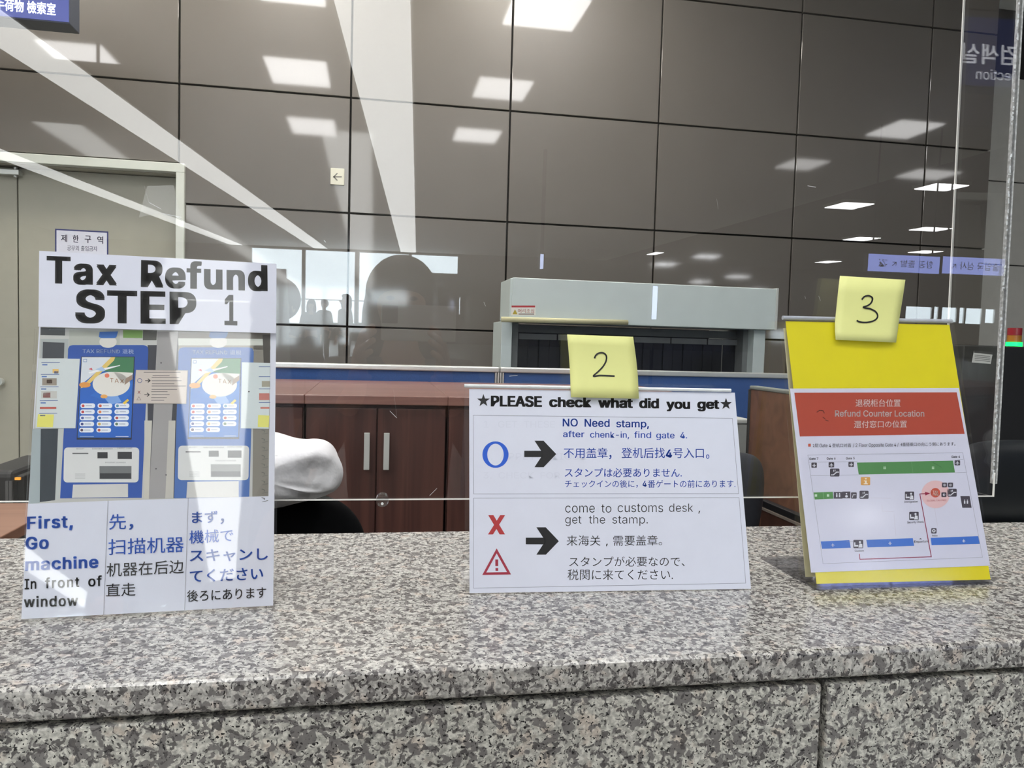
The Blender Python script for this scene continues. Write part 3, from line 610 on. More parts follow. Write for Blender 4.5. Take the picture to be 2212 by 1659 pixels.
# ---------------- sticky notes
def sticky(P, rows, digit, w, label, rise):
    """rows: list of (left px, right px, lift from the sign plane) top to bottom, in zoom pixels"""
    o0 = P.W(*rows[-1][0]); NX = 8; grid = []
    for (a, b, d) in rows:
        for i in range(NX+1):
            s_ = i/NX; x = a[0]+(b[0]-a[0])*s_; y = a[1]+(b[1]-a[1])*s_
            grid.append((x, y, d + .0012*math.sin(pi*s_)))
    def pt(x, y, d):
        r_ = ray(*P.pix(x, y)); return EYE + r_*((P.O + P.n*d - EYE).dot(P.n)/r_.dot(P.n))
    vs = [pt(*g_) for g_ in grid]; fs = []
    for j in range(len(rows)-1):
        for i in range(NX): k = j*(NX+1)+i; fs.append((k+NX+1, k+NX+2, k+1, k))
    mb = MB(); mb.add(vs, fs, ink((236,238,158)), True)
    cen = sum((v for v in vs), Vector())/len(vs)
    th = thing('sticky_note', cen, label, 'sticky note')
    o = mb.build('paper', th); sm = o.modifiers.new('thick', 'SOLIDIFY'); sm.thickness = .00025; sm.offset = -1
    def dep(x, y):
        ys_ = [(r_[0][1]+r_[1][1])/2 for r_ in rows]
        for j in range(len(rows)-1):
            if y <= ys_[j+1]: break
        t_ = max(0, min(1, (y-ys_[j])/(ys_[j+1]-ys_[j]))); d = rows[j][2]*(1-t_)+rows[j+1][2]*t_
        xl = rows[j][0][0]*(1-t_)+rows[j+1][0][0]*t_; xr = rows[j][1][0]*(1-t_)+rows[j+1][1][0]*t_
        return d + .0012*math.sin(pi*max(0, min(1, (x-xl)/(xr-xl)))) + .0004
    # smooth the handwriting
    D = digit; sm_ = []
    for i in range(len(D)-1):
        p0 = D[max(i-1,0)]; p1 = D[i]; p2 = D[i+1]; p3 = D[min(i+2,len(D)-1)]
        if isinstance(digit, list) and (i in BRK): p3 = p2
        if (i-1) in BRK: p0 = p1
        for k in range(6):
            t_ = k/6; q = [0.5*((2*p1[a])+(-p0[a]+p2[a])*t_+(2*p0[a]-5*p1[a]+4*p2[a]-p3[a])*t_*t_+(-p0[a]+3*p1[a]-3*p2[a]+p3[a])*t_**3) for a in (0,1)]
            sm_.append(q)
    sm_.append(D[-1])
    nb = MB(); q1 = []; q2 = []
    for i, p in enumerate(sm_):
        a = sm_[max(i-1,0)]; b = sm_[min(i+1,len(sm_)-1)]; L = math.hypot(b[0]-a[0], b[1]-a[1]) or 1; nx_, ny_ = -(b[1]-a[1])/L*w/2, (b[0]-a[0])/L*w/2
        q1.append(pt(p[0]+nx_, p[1]+ny_, dep(*p))); q2.append(pt(p[0]-nx_, p[1]-ny_, dep(*p)))
    N_ = len(sm_); nb.add(q1+q2, [(i, i+1, N_+i+1, N_+i) for i in range(N_-1)], ink((20,20,24)))
    nb.build('handwritten_digit', th); return th
BRK = {8}
A, Bq, u, up, n, back = frame_from_base((1005,1285), (1622,1274), 15.3)
P = Print(A+n*.0048, n, Z3, up)
sticky(P, [((733,62),(1128,76),.010),((738,120),(1136,135),.007),((745,200),(1146,210),.0035),((751,300),(1156,310),.0015),((753,370),(1159,378),.0012),((756,437),(1162,446),.0002)],
       [(897,205),(905,186),(925,173),(950,173),(967,190),(966,220),(948,253),(920,283),(890,311),(925,307),(965,308),(1017,311)], 9.5, 'yellow sticky note marked 2 on the wide white sign', .01)
A, Bq, u, up, n, back = frame_from_base((1762,1275), (2144,1262), 13.1)
P = Print(A+n*.0048, n, Z4, up)
BRK = {6}
sticky(P, [((408,37),(738,57),.012),((398,120),(727,135),.008),((390,200),(714,215),.004),((383,268),(703,284),.0016),((383,320),(697,334),.0012),((386,360),(691,374),.0002)],
       [(518,157),(533,141),(556,138),(572,150),(566,172),(548,187),(525,196),(560,203),(588,218),(598,242),(582,262),(545,272),(510,270),(492,262)], 8, 'yellow sticky note marked 3 on the sign with yellow sheet', .01)
# ================================================================ ACRYLIC SCREEN
def g_(px, py): return hit(px, py, GP, GN)
c_r = g_(2143, 1073); c_l = g_(-500, 1088)
gu = (c_r-c_l).normalized(); gup = gu.cross(-GN).normalized() if gu.cross(-GN).z > 0 else -gu.cross(-GN).normalized()
tlr = g_(2200, 40); gupr = (tlr-c_r).normalized()
topz = 1.25
scr = thing('acrylic_screen', (0, c_r.y, CT), 'large clear acrylic screen with a side return standing over the counter', 'screen')
q = [c_l, c_r, c_r+gupr*topz, c_l+gupr*topz]
MB().slab(q, GN*.004, M_clear).build('front_pane', scr)
ew = .0016
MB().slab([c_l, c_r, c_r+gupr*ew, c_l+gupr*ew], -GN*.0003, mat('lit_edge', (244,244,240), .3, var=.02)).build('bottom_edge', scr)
# side return runs back from the right edge
xr_ = c_r.x
d_ = ray(2052, 690); tt = None
# far edge where the thin line is seen: same x as the near edge there
nearp = g_(2171, 690); fd = ray(2052, 690); farY = nearp.x/fd.x*fd.y if fd.x else 1.2
far_b = Vector((c_r.x, farY*1.0, c_r.z)); fd2 = EYE + fd*(nearp.x/fd.x)
zt = c_r + gupr*topz
fb_ = Vector((c_r.x, fd2.y, c_r.z)); ft_ = Vector((zt.x, fd2.y + (zt.y-nearp.y), zt.z))
MB().slab([c_r, fb_, ft_, zt], (.004, 0, 0), M_clear).build('side_pane', scr)
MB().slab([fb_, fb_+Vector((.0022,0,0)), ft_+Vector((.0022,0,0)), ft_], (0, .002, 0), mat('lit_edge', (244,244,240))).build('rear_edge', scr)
m_sp = mat('glued_edge', (188,190,190), .35, var=.35, scale=260)
MB().slab([c_r+gupr*.016+Vector((.0005,0,0)), c_r+gupr*.016+Vector((.0062,0,0)), zt+Vector((.0062,0,0)), zt+Vector((.0005,0,0))], (0,.005,0), m_sp).build('corner_edge', scr)
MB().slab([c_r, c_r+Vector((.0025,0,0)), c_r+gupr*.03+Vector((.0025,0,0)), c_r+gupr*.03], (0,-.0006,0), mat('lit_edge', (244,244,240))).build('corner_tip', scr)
rnd = random.Random(4); gl = MB()
for i in range(150):                            # hardened glue beads along the joint
    t_ = rnd.random()**1.3*.62+.02; p = c_r + gupr*t_ + Vector((-.0003-rnd.random()*.0022, -.0006, 0)); w = .0006+rnd.random()*.0012; h = .0008+rnd.random()*.004
    gl.box(p, p+Vector((w, .0006, h)), M_edge)
gl.build('glue_beads', scr, kind='stuff')
cpt = g_(826, 1080)
cc = MB(); cc.cyl(cpt-GN*.004, cpt+GN*.008, .0068, clear('clamp_clear', .12, .1, tint=(.85,.87,.88)), 20); cc.build('clamp', scr)
cc = MB(); cc.cyl(cpt-GN*.005+Vector((0,0,-.003)), cpt-GN*.0045+Vector((0,0,-.003)), .0015, M_edge, 12); cc.build('screw', scr)
sc_ = MB(); M_scr = mat('scratch', (235,238,240), .4)
for a, b in (((312,402),(322,438)),((322,438),(348,452)),((352,462),(392,470)),((1762,405),(1744,402)),((850,842),(857,900)),((842,888),(857,903)),((928,1071),(944,1055)),((1548,430),(1551,452)),((1768,640),(1772,650)),((1100,813),(1118,811)),((400,480),(380,468)),((700,520),(704,524)),((1045,653),(1049,662)),((1738,640),(1740,646))):
    p, q_ = g_(*a), g_(*b); w = gup*.0005; sc_.add([p-GN*.0004, q_-GN*.0004, q_+w-GN*.0004, p+w-GN*.0004], [(0,1,2,3)], M_scr)
sc_.build('scratches', scr, kind='stuff')
tp = Print(GP, -GN); 
mbt = MB(); mbt.add([tp.W(*p, 8) for p in ((300,470),(345,460),(400,500),(392,470),(375,400),(318,402))], [tuple(range(6))], clear('tape_scrap', .09, .15, haze=.06)); mbt.build('tape_scrap', scr)
# screen supports standing on the counter outside the picture
for X in (c_l.x+.02, ):
    bx('foot', (X-.02, c_l.y-.02, CT), (X+.02, c_l.y+.06, c_l.z+.03), M_edge, scr, .002)
bx('foot', (c_r.x+.26, fd2.y-.02, CT), (c_r.x+.29, fd2.y+.02, CT+.2), M_edge, scr, .002) if False else None
# ================================================================ BEHIND THE COUNTER
# --- low partition with aluminium rail
YP = 3.42
zp_top = at_y(1100, 793.5, YP).z
M_fab = mat('blue_fabric', (50,84,142), .9, var=.08, scale=180, bump=.3)
xj = at_y(1078, 800, YP).x; xe = at_y(1860, 812, YP).x; xs0 = at_y(240, 790, YP).x
def partition(a, b, label):
    t = thing('partition', ((a+b)/2, YP, 0), label, 'partition')
    bx('fabric_panel', (a+.02, YP-.012, .08), (b-.02, YP+.02, zp_top-.022), M_fab, t)
    r = MB(); r.box((a, YP-.025, zp_top-.024), (b, YP+.035, zp_top), M_alu); r.build('top_rail', t, .006, 3)
    for x in (a, b-.018):
        for k in (0, 1): bx('post', (x+k*.011, YP-.02, 0), (x+k*.011+.007, YP+.03, zp_top-.024), M_alu, t, .001)
partition(xs0, xj-.002, 'blue fabric office partition with aluminium rail, left of the joint post')
partition(xj+.002, xe, 'blue fabric office partition with aluminium rail, right of the joint post')
# --- cabinet
YC = 2.5; zt_ = at_y(750, 853, YC).z; dd = .86
cxa, cxm, cxb = at_y(660, 900, YC).x, at_y(813, 1000, YC).x, at_y(962, 1000, YC).x
xce = at_y(1381, 826, YC+dd).x
def cabinet(x0, x1, xm, label, handles=True):
    t = thing('wood_cabinet', ((x0+x1)/2, YC+dd/2, 0), label, 'cabinet')
    bx('body', (x0, YC+.02, .06), (x1, YC+dd, zt_-.03), M_brown, t)
    bx('top', (x0-.003, YC-.015, zt_-.03), (x1+.003, YC+dd+.01, zt_), M_browntop, t, .003)
    bx('plinth', (x0+.01, YC+.05, 0), (x1-.01, YC+dd-.02, .06), M_joint, t)
    for s_, a, b in ((-1, x0+.003, xm-.002), (1, xm+.002, x1-.003)):
        d = bx('door', (a, YC, .07), (b, YC+.019, zt_-.042), M_brown, t, .0015)
        hx = xm + s_*.031 if handles else xm+s_*.03
        zh0, zh1 = at_y(800, 935, YC-.02).z, at_y(800, 1015, YC-.02).z
        h = MB().box((hx-.009, YC-.024, zh1), (hx+.009, YC-.016, zh0), M_metal); 
        for zz_ in (zh0-.008, zh1+.008): h.box((hx-.005, YC-.018, zz_-.005), (hx+.005, YC, zz_+.005), M_metal)
        ho = h.build('handle', None, .0015); sub(ho, d)
cabinet(cxa-.0, cxb, cxm, 'dark brown two-door wood cabinet with a pair of upright grey handles')
cabinet(cxb+.006, xce, (cxb+xce)/2, 'dark brown wood cabinet behind the wide white sign')
cabinet(cxa-.75, cxa-.006, cxa-.38, 'dark brown wood cabinet behind the tall kiosk sign')
# --- scanner with hood beyond the partition
YX = 4.15
def X(px, py, Y=YX): return at_y(px, py, Y)
M_xg = mat('scanner_grey_paint', (200,210,208), .45, var=.02)
sx = thing('baggage_scanner', (X(1380,700).x, YX+.3, 0), 'pale grey baggage scanner with hooded tunnel beyond the partition', 'scanner')
a = X(1108, 598); b = X(1678, 625); bt = X(1108, 691); btr = X(1675, 716)
zt1 = (a.z+b.z)/2; zb1 = (bt.z+btr.z)/2
bx('hood', (a.x, YX, zb1), (b.x, YX+.32, zt1), M_xg, sx, .004)
bx('hood_end', (a.x-.012, YX+.012, zb1+.01), (a.x+.002, YX+.33, zt1-.004), M_xg, sx, .003)
bx('hood_end', (b.x-.002, YX-.003, zb1), (b.x+.012, YX+.32, zt1+.004), M_metal, sx, .002)
for px0, px1 in ((1082,1105),(1627,1652)):
    p0, p1 = X(px0, 760, YX+.05).x, X(px1, 760, YX+.05).x; bx('post', (p0, YX+.05, 0), (p1, YX+.35, zb1), M_xg, sx, .003)
for px0, px1 in ((1105,1118),(1604,1628)):
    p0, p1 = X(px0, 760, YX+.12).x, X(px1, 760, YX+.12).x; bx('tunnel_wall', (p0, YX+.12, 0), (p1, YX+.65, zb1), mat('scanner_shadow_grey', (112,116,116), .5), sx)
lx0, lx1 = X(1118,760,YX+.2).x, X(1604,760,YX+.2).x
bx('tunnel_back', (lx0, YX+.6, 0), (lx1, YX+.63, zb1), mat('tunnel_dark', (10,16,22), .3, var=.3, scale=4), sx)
bx('curtain_rail', (lx0, YX+.2, zb1-.055), (lx1, YX+.24, zb1-.012), mat('rail_grey', (88,92,92), .5), sx)
nfl = 22; fw = (lx1-lx0)/nfl; M_fl = mat('rubber_curtain', (16,19,26), .3, var=.4, scale=6)
for i in range(nfl): bx('curtain_flap', (lx0+i*fw+.002, YX+.21+.006*(i % 2), .75), (lx0+(i+1)*fw-.002, YX+.213+.006*(i % 2), zb1-.06), M_fl, sx)
for i in range(6):
    w_ = (lx1-lx0)/6; bx('clamp_plate', (lx0+i*w_+.004, YX+.195, zb1-.095), (lx0+(i+1)*w_-.004, YX+.2, zb1-.062), mat('clamp_plate', (118,120,120), .4), sx)
bx('conveyor_bed', (lx0, YX+.05, .55), (lx1, YX+.6, .75), M_blackp, sx)
tb_a = X(1081, 690); tb_b = X(1352, 697)
MB().tube([tb_a+Vector((0,-.03,0)), tb_b+Vector((0,-.03,0))], .015, mat('foam_pad', (190,186,150), .8, var=.05), 12).build('foam_bumper', sx)
LP = Print((0, YX-.0008, 0), (0,-1,0)); LP.rect(1104,660,1157,681,(226,222,216),1); LP.rect(1105,660,1156,664,(176,52,58),2)
LP.poly([(1107,679),(1118,679),(1112.5,668)],(170,150,50),2); LP.text('머리조심',1119,676,1154,676,9,(176,70,74),.01,1,2); LP.rect(1120,677.5,1154,679.5,(120,100,100),2)
LP.mb.build('warning_label', sx)
# --- white covered chair
YH = 1.75
ch = thing('office_chair', (at_y(560,1100,YH).x, YH, 0), 'black high-back office chair with a white cloth over its headrest', 'chair')
def blob(name, outline, Y, depth, m, parent, sub_=1, wr=0., seed=0):
    """pillow-like solid from an outline (pixels at depth Y), rounded front and back"""
    pts = [at_y(x, y, Y) for x, y in outline]; c = sum(pts, Vector())/len(pts); n_ = len(pts); rings = []; rn = random.Random(seed)
    prof = [(0.0,-1.0),(.45,-.95),(.75,-.78),(.93,-.45),(1,0),(.93,.45),(.75,.78),(.45,.95),(0,1)]
    mb = MB(); vs = []; fs = []
    for k, (s_, t_) in enumerate(prof[1:-1]):
        for i, p in enumerate(pts):
            w_ = wr*(rn.random()-.5) if 0 < k < 6 else 0
            q = c + (p-c)*s_*(1+w_*.3); vs.append(Vector((q.x, Y + depth/2*t_ + w_*depth*.5, q.z)))
    K = len(prof)-2
    for k in range(K-1):
        for i in range(n_): fs.append((k*n_+i, (k+1)*n_+i, (k+1)*n_+(i+1) % n_, k*n_+(i+1) % n_))
    fs.append(tuple(range(n_))); fs.append(tuple(range((K-1)*n_, K*n_))[::-1])
    mb.add(vs, fs, m, True); o = mb.build(name, parent)
    sm = o.modifiers.new('s', 'SUBSURF'); sm.levels = sm.render_levels = 2; return o
M_cloth = mat('white_cloth', (228,228,232), .85, var=.03, scale=14, bump=1.)
M_cloth.node_tree.nodes['Bump'].inputs['Distance'].default_value = .012
cov = blob('headrest_cover', [(330,990),(345,950),(400,934),(480,930),(560,931),(640,936),(700,944),(735,962),(748,1000),(749,1040),(742,1058),(720,1058),(700,1070),(660,1082),(600,1092),(520,1096),(430,1092),(360,1075),(335,1030)], YH-.05, .22, M_cloth, ch, wr=.55, seed=5)
txd = bpy.data.textures.new('folds', 'CLOUDS'); txd.noise_scale = .11; txd.noise_depth = 1
dm_ = cov.modifiers.new('folds', 'DISPLACE'); dm_.texture = txd; dm_.strength = .022; dm_.mid_level = .5
blob('backrest', [(300,1180),(330,1100),(380,1070),(460,1060),(560,1055),(640,1055),(700,1064),(745,1080),(775,1110),(795,1150),(805,1220),(805,1420),(780,1640),(560,1680),(340,1640),(300,1400)], YH+.02, .12, mat('black_mesh_fabric', (6,7,10), .9, var=.2, scale=60, spec=.15), ch)
cxh = ch.location.x
st = bx('seat', (cxh-.25, YH-.52, .44), (cxh+.25, YH-.02, .52), mat('black_mesh_fabric', (12,13,18)), ch, .03, seg=3)
MB().cyl((cxh, YH-.26, .12), (cxh, YH-.26, .44), .03, M_blackp).build('gas_column', ch)
for k in range(5):
    a_ = 2*pi*k/5; e = Vector((cxh+.28*math.cos(a_), YH-.26+.28*math.sin(a_), .07)); MB().tube([(cxh, YH-.26, .13), e], [.025,.018], M_blackp).build('leg', ch)
    MB().cyl(e+Vector((-.015,0,-.045)), e+Vector((.015,0,-.045)), .025, M_blackp).build('caster', ch)
bx('spine', (cxh-.04, YH+.02, .4), (cxh+.04, YH+.07, .7), M_blackp, ch, .01)
# --- left desk and black printer
YD = 2.3
ld = thing('side_desk', (at_y(-60,1120,YD).x, YD, 0), 'brown wooden desk end at the far left behind the counter', 'desk')
pz = at_y(30, 1098, 2.3).z
p1_ = at_z(58, 1086, pz); p2_ = at_z(-10, 1116, pz)
bx('desk_top', (p2_.x-1.2, 1.35, pz-.03), (p1_.x+.1, p1_.y, pz), wood('desk_wood_pale', (136,102,86), (158,122,104), .4, 'X', .5), ld, .003)
for yy in (1.45, p1_.y-.08): bx('leg', (p1_.x-.02, yy, 0), (p1_.x+.03, yy+.05, pz-.03), M_metal, ld)
bx('modesty_panel', (p2_.x-1.2, p1_.y-.04, .3), (p1_.x-.02, p1_.y-.02, pz-.03), M_desk, ld)
pr_ = thing('printer', (at_y(20,1070,2.6).x, 2.6, 0), 'black printer with small orange button at the far left edge', 'printer')
a = at_y(-60, 1018, 2.6); b = at_y(30, 1120, 2.6); c = at_y(53, 1027, 2.62)
zp0 = .3
bx('body', (a.x, 2.6, zp0), (b.x, 2.95, a.z), M_blackp, pr_, .02, seg=3)
bx('side_unit', (b.x, 2.62, zp0), (c.x, 2.95, c.z), mat('black_plastic_flat', (18,20,22), .5), pr_, .004)
p = at_y(38, 1034, 2.615); bx('button', (p.x-.008, 2.612, p.z-.004), (p.x+.008, 2.62, p.z+.004), mat('orange_button', (226,150,50), .4, emit=.3), pr_)
p = at_y(18, 1090, 2.59)
for px in (14, 22): q0 = at_y(px, 1090, 2.59); bx('grille', (q0.x-.004, 2.592, zp0+.02), (q0.x+.004, 2.6, a.z-.03), mat('grille_grey', (96,96,96), .4), pr_)
bx('stand', (a.x+.02, 2.63, 0), (c.x-.02, 2.93, zp0), M_metal, pr_)
# --- right: wooden desk screen, desk, grey box, second chair
rs = thing('desk_screen', (0,0,0), 'brown wooden side screen with grey top trim, right of the wide sign', 'desk screen')
Yf = 2.75; pA = at_y(1622, 833, Yf)
# runs toward the viewer at constant x
xS = pA.x; zS = pA.z; Yn = 1.75
rs.location = (xS, (Yf+Yn)/2, 0)
bx('board', (xS, Yn, .05), (xS+.03, Yf, zS-.012), M_desk, rs)
bx('top_trim', (xS-.004, Yn, zS-.014), (xS+.034, Yf+.004, zS), mat('trim_grey', (128,134,130), .4), rs, .004)
bx('end_trim', (xS-.004, Yf-.004, .0), (xS+.034, Yf+.012, zS-.014), mat('trim_dark', (52,50,48), .5), rs, .002)
pe = at_y(1640, 1080, 2.6)
dk_ = thing('office_desk', (xS+.3, 2.2, 0), 'dark brown desk edge with black rim, low right behind the counter', 'desk')
xe_ = xS-.03; r0 = ray(1640,1078); Pq = EYE + r0*(xe_/r0.x)
bx('desk_top', (xe_, 1.5, Pq.z-.024), (xS-.002, Pq.y, Pq.z), M_blackp, dk_, .003)
bx('edge_strip', (xe_-.003, 1.5, Pq.z-.034), (xe_+.004, Pq.y, Pq.z-.025), mat('strip_grey', (128,118,110), .5), dk_)
bx('side_panel', (xe_, 1.55, 0), (xe_+.02, Pq.y-.02, Pq.z-.034), wood('desk_dark_wood', (66,44,36), (80,54,44), .5, 'X', .5), dk_)
gb = thing('document_box', (0,0,0), 'light grey equipment box between the wide sign and the wooden screen', 'equipment')
a = at_y(1560, 905, 2.95); b = at_y(1618, 1000, 2.95); gb.location = ((a.x+b.x)/2, 3.05, 0)
M_bx = mat('box_grey_plastic', (150,152,148), .5)
bx('body', (a.x, 2.95, .75), (b.x, 3.25, a.z-.02), M_bx, gb, .006); bx('lid', (a.x-.002, 2.945, a.z-.019), (b.x+.002, 3.25, a.z), M_metal, gb, .005)
bx('pedestal', (a.x+.01, 2.97, 0), (b.x-.01, 3.23, .75), M_metal, gb)
c2 = thing('office_chair', (at_y(1560,1060,2.0).x, 2.0, 0), 'dark grey office chair back showing right of the wide sign', 'chair')
blob('backrest', [(1440,1200),(1430,1080),(1440,1000),(1480,974),(1560,970),(1618,974),(1640,984),(1652,1010),(1650,1070),(1640,1130),(1628,1180),(1620,1400),(1560,1440),(1450,1400)], 2.0, .09, mat('dark_chair_fabric', (38,41,48), .7, var=.15, scale=60), c2)
x2 = c2.location.x
bx('seat', (x2-.24, 1.5, .44), (x2+.24, 1.97, .52), M_blackp, c2, .03, seg=3); MB().cyl((x2, 1.74, .1), (x2, 1.74, .44), .03, M_blackp).build('gas_column', c2)
bx('spine', (x2-.03, 2.02, .4), (x2+.03, 2.06, .75), M_blackp, c2, .01)
for k in range(5):
    a_ = 2*pi*k/5; MB().tube([(x2, 1.74, .12), (x2+.28*math.cos(a_), 1.74+.28*math.sin(a_), .03)], [.025,.02], M_blackp).build('leg', c2)
# --- right: black console with label, stack light
YK = 2.9
kc = thing('equipment_console', (at_y(2200,900,YK).x, YK+.3, 0), 'tall black equipment console with white label at the right edge', 'console')
a = at_y(2082, 745, YK); b = at_y(2340, 760, YK)
kmb = MB(); xl_, xt_ = at_y(2066,960,YK).x, a.x
kmb.slab([(xl_, YK, 0), (b.x, YK, 0), (b.x, YK, a.z), (xt_, YK, a.z), (xl_, YK, at_y(2066,960,YK).z)], (0, .6, 0), M_blackp); kmb.build('housing', kc, .006)
KP = Print((0, YK-.001, 0), (0,-1,0)); KP.poly([(2099,783),(2140,786),(2145,761),(2104,757)], (206,206,202), 1); KP.poly([(2104,762),(2144,766),(2145,761),(2104,757)], (60,60,62), 2)
for k in range(4): KP.line([(2106,767+k*3.6),(2138,770+k*3.6)], 1.4, (110,110,110), 2)
KP.mb.build('label_sticker', kc)
a3 = at_y(2070, 950, 2.35)
mo = thing('monitor', (at_y(2170,1040,2.35).x, 2.35, 0), 'black rounded monitor back low in front of the black console', 'monitor')
blob('casing', [(2052,1135),(2050,1050),(2058,985),(2085,958),(2140,948),(2220,948),(2300,952),(2330,980),(2335,1060),(2330,1135),(2200,1140)], 2.35, .1, mat('monitor_black', (30,34,38), .4), mo)
mz = at_y(2150, 1190, 2.35); 
bx('neck', (mz.x-.03, 2.36, .765), (mz.x+.03, 2.39, 1.0), M_blackp, mo); bx('foot', (mz.x-.12, 2.28, .741), (mz.x+.12, 2.48, .765), M_blackp, mo, .004)
mt = thing('monitor_table', (mz.x, 2.4, 0), 'grey table under the black monitor', 'table')
bx('table_top', (mz.x-.3, 2.1, .70), (mz.x+.5, 2.75, .74), M_metal, mt, .003)
for xx in (-.28, .44):
    for yy in (2.12, 2.7): bx('leg', (mz.x+xx, yy, 0), (mz.x+xx+.04, yy+.04, .70), M_metal, mt)
sl = at_y(2190, 748, YK+.1)
tl_ = thing('stack_light', (sl.x, YK+.1, sl.z), 'small red, amber and lit green stack light on the console', 'signal light')
zs = [at_y(2190, y, YK+.1).z for y in (748, 739, 724, 708)]; rr = (at_y(2202,730,YK+.1).x-at_y(2178,730,YK+.1).x)/2
MB().cyl((sl.x, YK+.1, a.z if False else at_y(2082,745,YK).z), (sl.x, YK+.1, zs[0]), rr*.8, M_blackp).build('base', tl_)
for nm, z0, z1, m_ in (('green_lens', zs[0], zs[1], mat('green_lamp', (30,230,90), .3, emit=1.6, ecol=(10,255,80))), ('amber_lens', zs[1], zs[2], mat('amber_lens', (170,110,40), .3)), ('red_lens', zs[2], zs[3], mat('red_lens', (150,40,48), .3))):
    MB().cyl((sl.x, YK+.1, z0), (sl.x, YK+.1, z1-.001), rr*(1.12 if nm[0] == 'g' else 1), m_, 24).build(nm, tl_, .001)
# --- wall switch plate
sp = at_y(729, 382, YW)
sw = thing('switch_plate', (sp.x, YW, sp.z), 'small cream arrow plate on the grey wall panels', 'wall plate')
w_ = (at_y(744,382,YW).x-at_y(714,382,YW).x)/2; h_ = (at_y(729,364,YW).z-at_y(729,400,YW).z)/2
bx('plate', (sp.x-w_, YW-.008, sp.z-h_), (sp.x+w_, YW, sp.z+h_), mat('cream_plastic', (208,206,190), .5), sw, .003)
SPp = Print((0, YW-.0085, 0), (0,-1,0)); SPp.line([(721,382),(737,382)], 2.5, (120,118,112), 1); SPp.line([(728,375),(721,382),(728,389)], 2.5, (120,118,112), 1); SPp.mb.build('arrow_mark', sw)
# --- notice on the door
DP = Print((0, YW+.118, 0), (0,-1,0)); 
dn = thing('door_notice', at_y(176, 530, YW+.118), 'white restricted area notice with navy border on the left door', 'notice')
DP.poly([(119,600),(234,606),(234,500),(119,494)], (44,52,112), 1); DP.poly([(122,597),(231,603),(231,503),(122,497)], (216,218,232), 2)
for s_, x0, x1 in (('제',132,145),('한',157,170),('구',183,197),('역',210,223)): DP.text(s_, x0, 522+(x0-132)*.05, x1, 523+(x0-132)*.05, 16, (40,44,90), .02, 1, 3)
DP.text('공무외 출입금지',145,541,209,543,11,(60,64,104),.01,1,3)
DP.mb.build('notice_board', dn)
# ================================================================ HANGING DIRECTION SIGN (seen direct at the left and mirrored in the side pane)
YS = 4.2
fr_ = at_y(149, 52, YS); 
sgw = 3.3; sgh = .42
hs_ = thing('hanging_sign', (fr_.x-sgw/2, YS, fr_.z), 'backlit dark blue hanging sign with white characters at the upper left', 'sign')
M_sb = mat('sign_blue_face', (56,66,128), .35, emit=.42, ecol=(52,62,125)); M_sf = mat('sign_housing', (60,66,80), .4)
bx('housing', (fr_.x-sgw, YS, fr_.z), (fr_.x+.004, YS+.13, fr_.z+sgh), M_sf, hs_, .004)
bx('face', (fr_.x-sgw+.01, YS-.004, fr_.z+.008), (fr_.x, YS, fr_.z+sgh-.01), M_sb, hs_)
HP = Print((0, YS-.005, 0), (0,-1,0)); M_sw = mat('sign_white_letters', (235,238,248), .4, emit=1.6)
def put(P_, s_, x0, x1, z0, z1, m_, b=.01):
    vs, fs = textmesh(s_, b); ax = min(v[0] for v in vs); bx_ = max(v[0] for v in vs); ay = min(v[1] for v in vs); by = max(v[1] for v in vs)
    if all(ord(c) < 128 for c in s_): hh = textmesh('H', b)[0]; ay = min(v[1] for v in hh); by = max(v[1] for v in hh)
    P_.mb.add([(x0+(v[0]-ax)/(bx_-ax)*(x1-x0), P_.O.y, z0+(v[1]-ay)/(by-ay)*(z1-z0)) for v in vs], fs, m_)
k0 = at_y(0, 28, YS); k1 = at_y(121, 32, YS); kt = at_y(60, 2, YS); kb_ = at_y(60, 29, YS)
th_ = kt.z-kb_.z; zt0 = kb_.z
wj = k1.x-k0.x
put(HP, '手荷物 檢索室', k0.x-.02, k1.x, zt0, zt0+th_, M_sw)
xq = k0.x-.05
# mirrored position of the Korean line: reflect pixel x in the side pane
def refl(px, py): 
    d = ray(px, py); t_ = c_r.x/d.x if d.x else 0; h_ = EYE + d*(xr_/d.x); d2_ = Vector((-d.x, d.y, d.z)); return h_ + d2_*((YS-h_.y)/d2_.y)
HP.mb.build('white_characters', hs_); HP = Print((0, YS-.005, 0), (0,-1,0))
e0 = refl(2194, 192); e1 = refl(2115, 182)
put(HP, 'Inspection', min(e0.x, e1.x)-.22, max(e0.x, e1.x)-.05, fr_.z+.045, fr_.z+.105, M_sw, .0); HP.mb.build('english_word', hs_); HP = Print((0, YS-.005, 0), (0,-1,0))
f0_ = refl(2195,160); f1_ = refl(2090,155)
put(HP, '검색실', min(f0_.x, f1_.x)-.08, max(f0_.x, f1_.x)-.04, fr_.z+.135, fr_.z+.255, M_sw, .015)
HP.mb.build('lettering', hs_)
for xx in (.5, 2.2): MB().cyl((fr_.x-xx, YS+.06, fr_.z+sgh), (fr_.x-xx, YS+.06, HC), .012, M_sf).build('hanger', hs_)
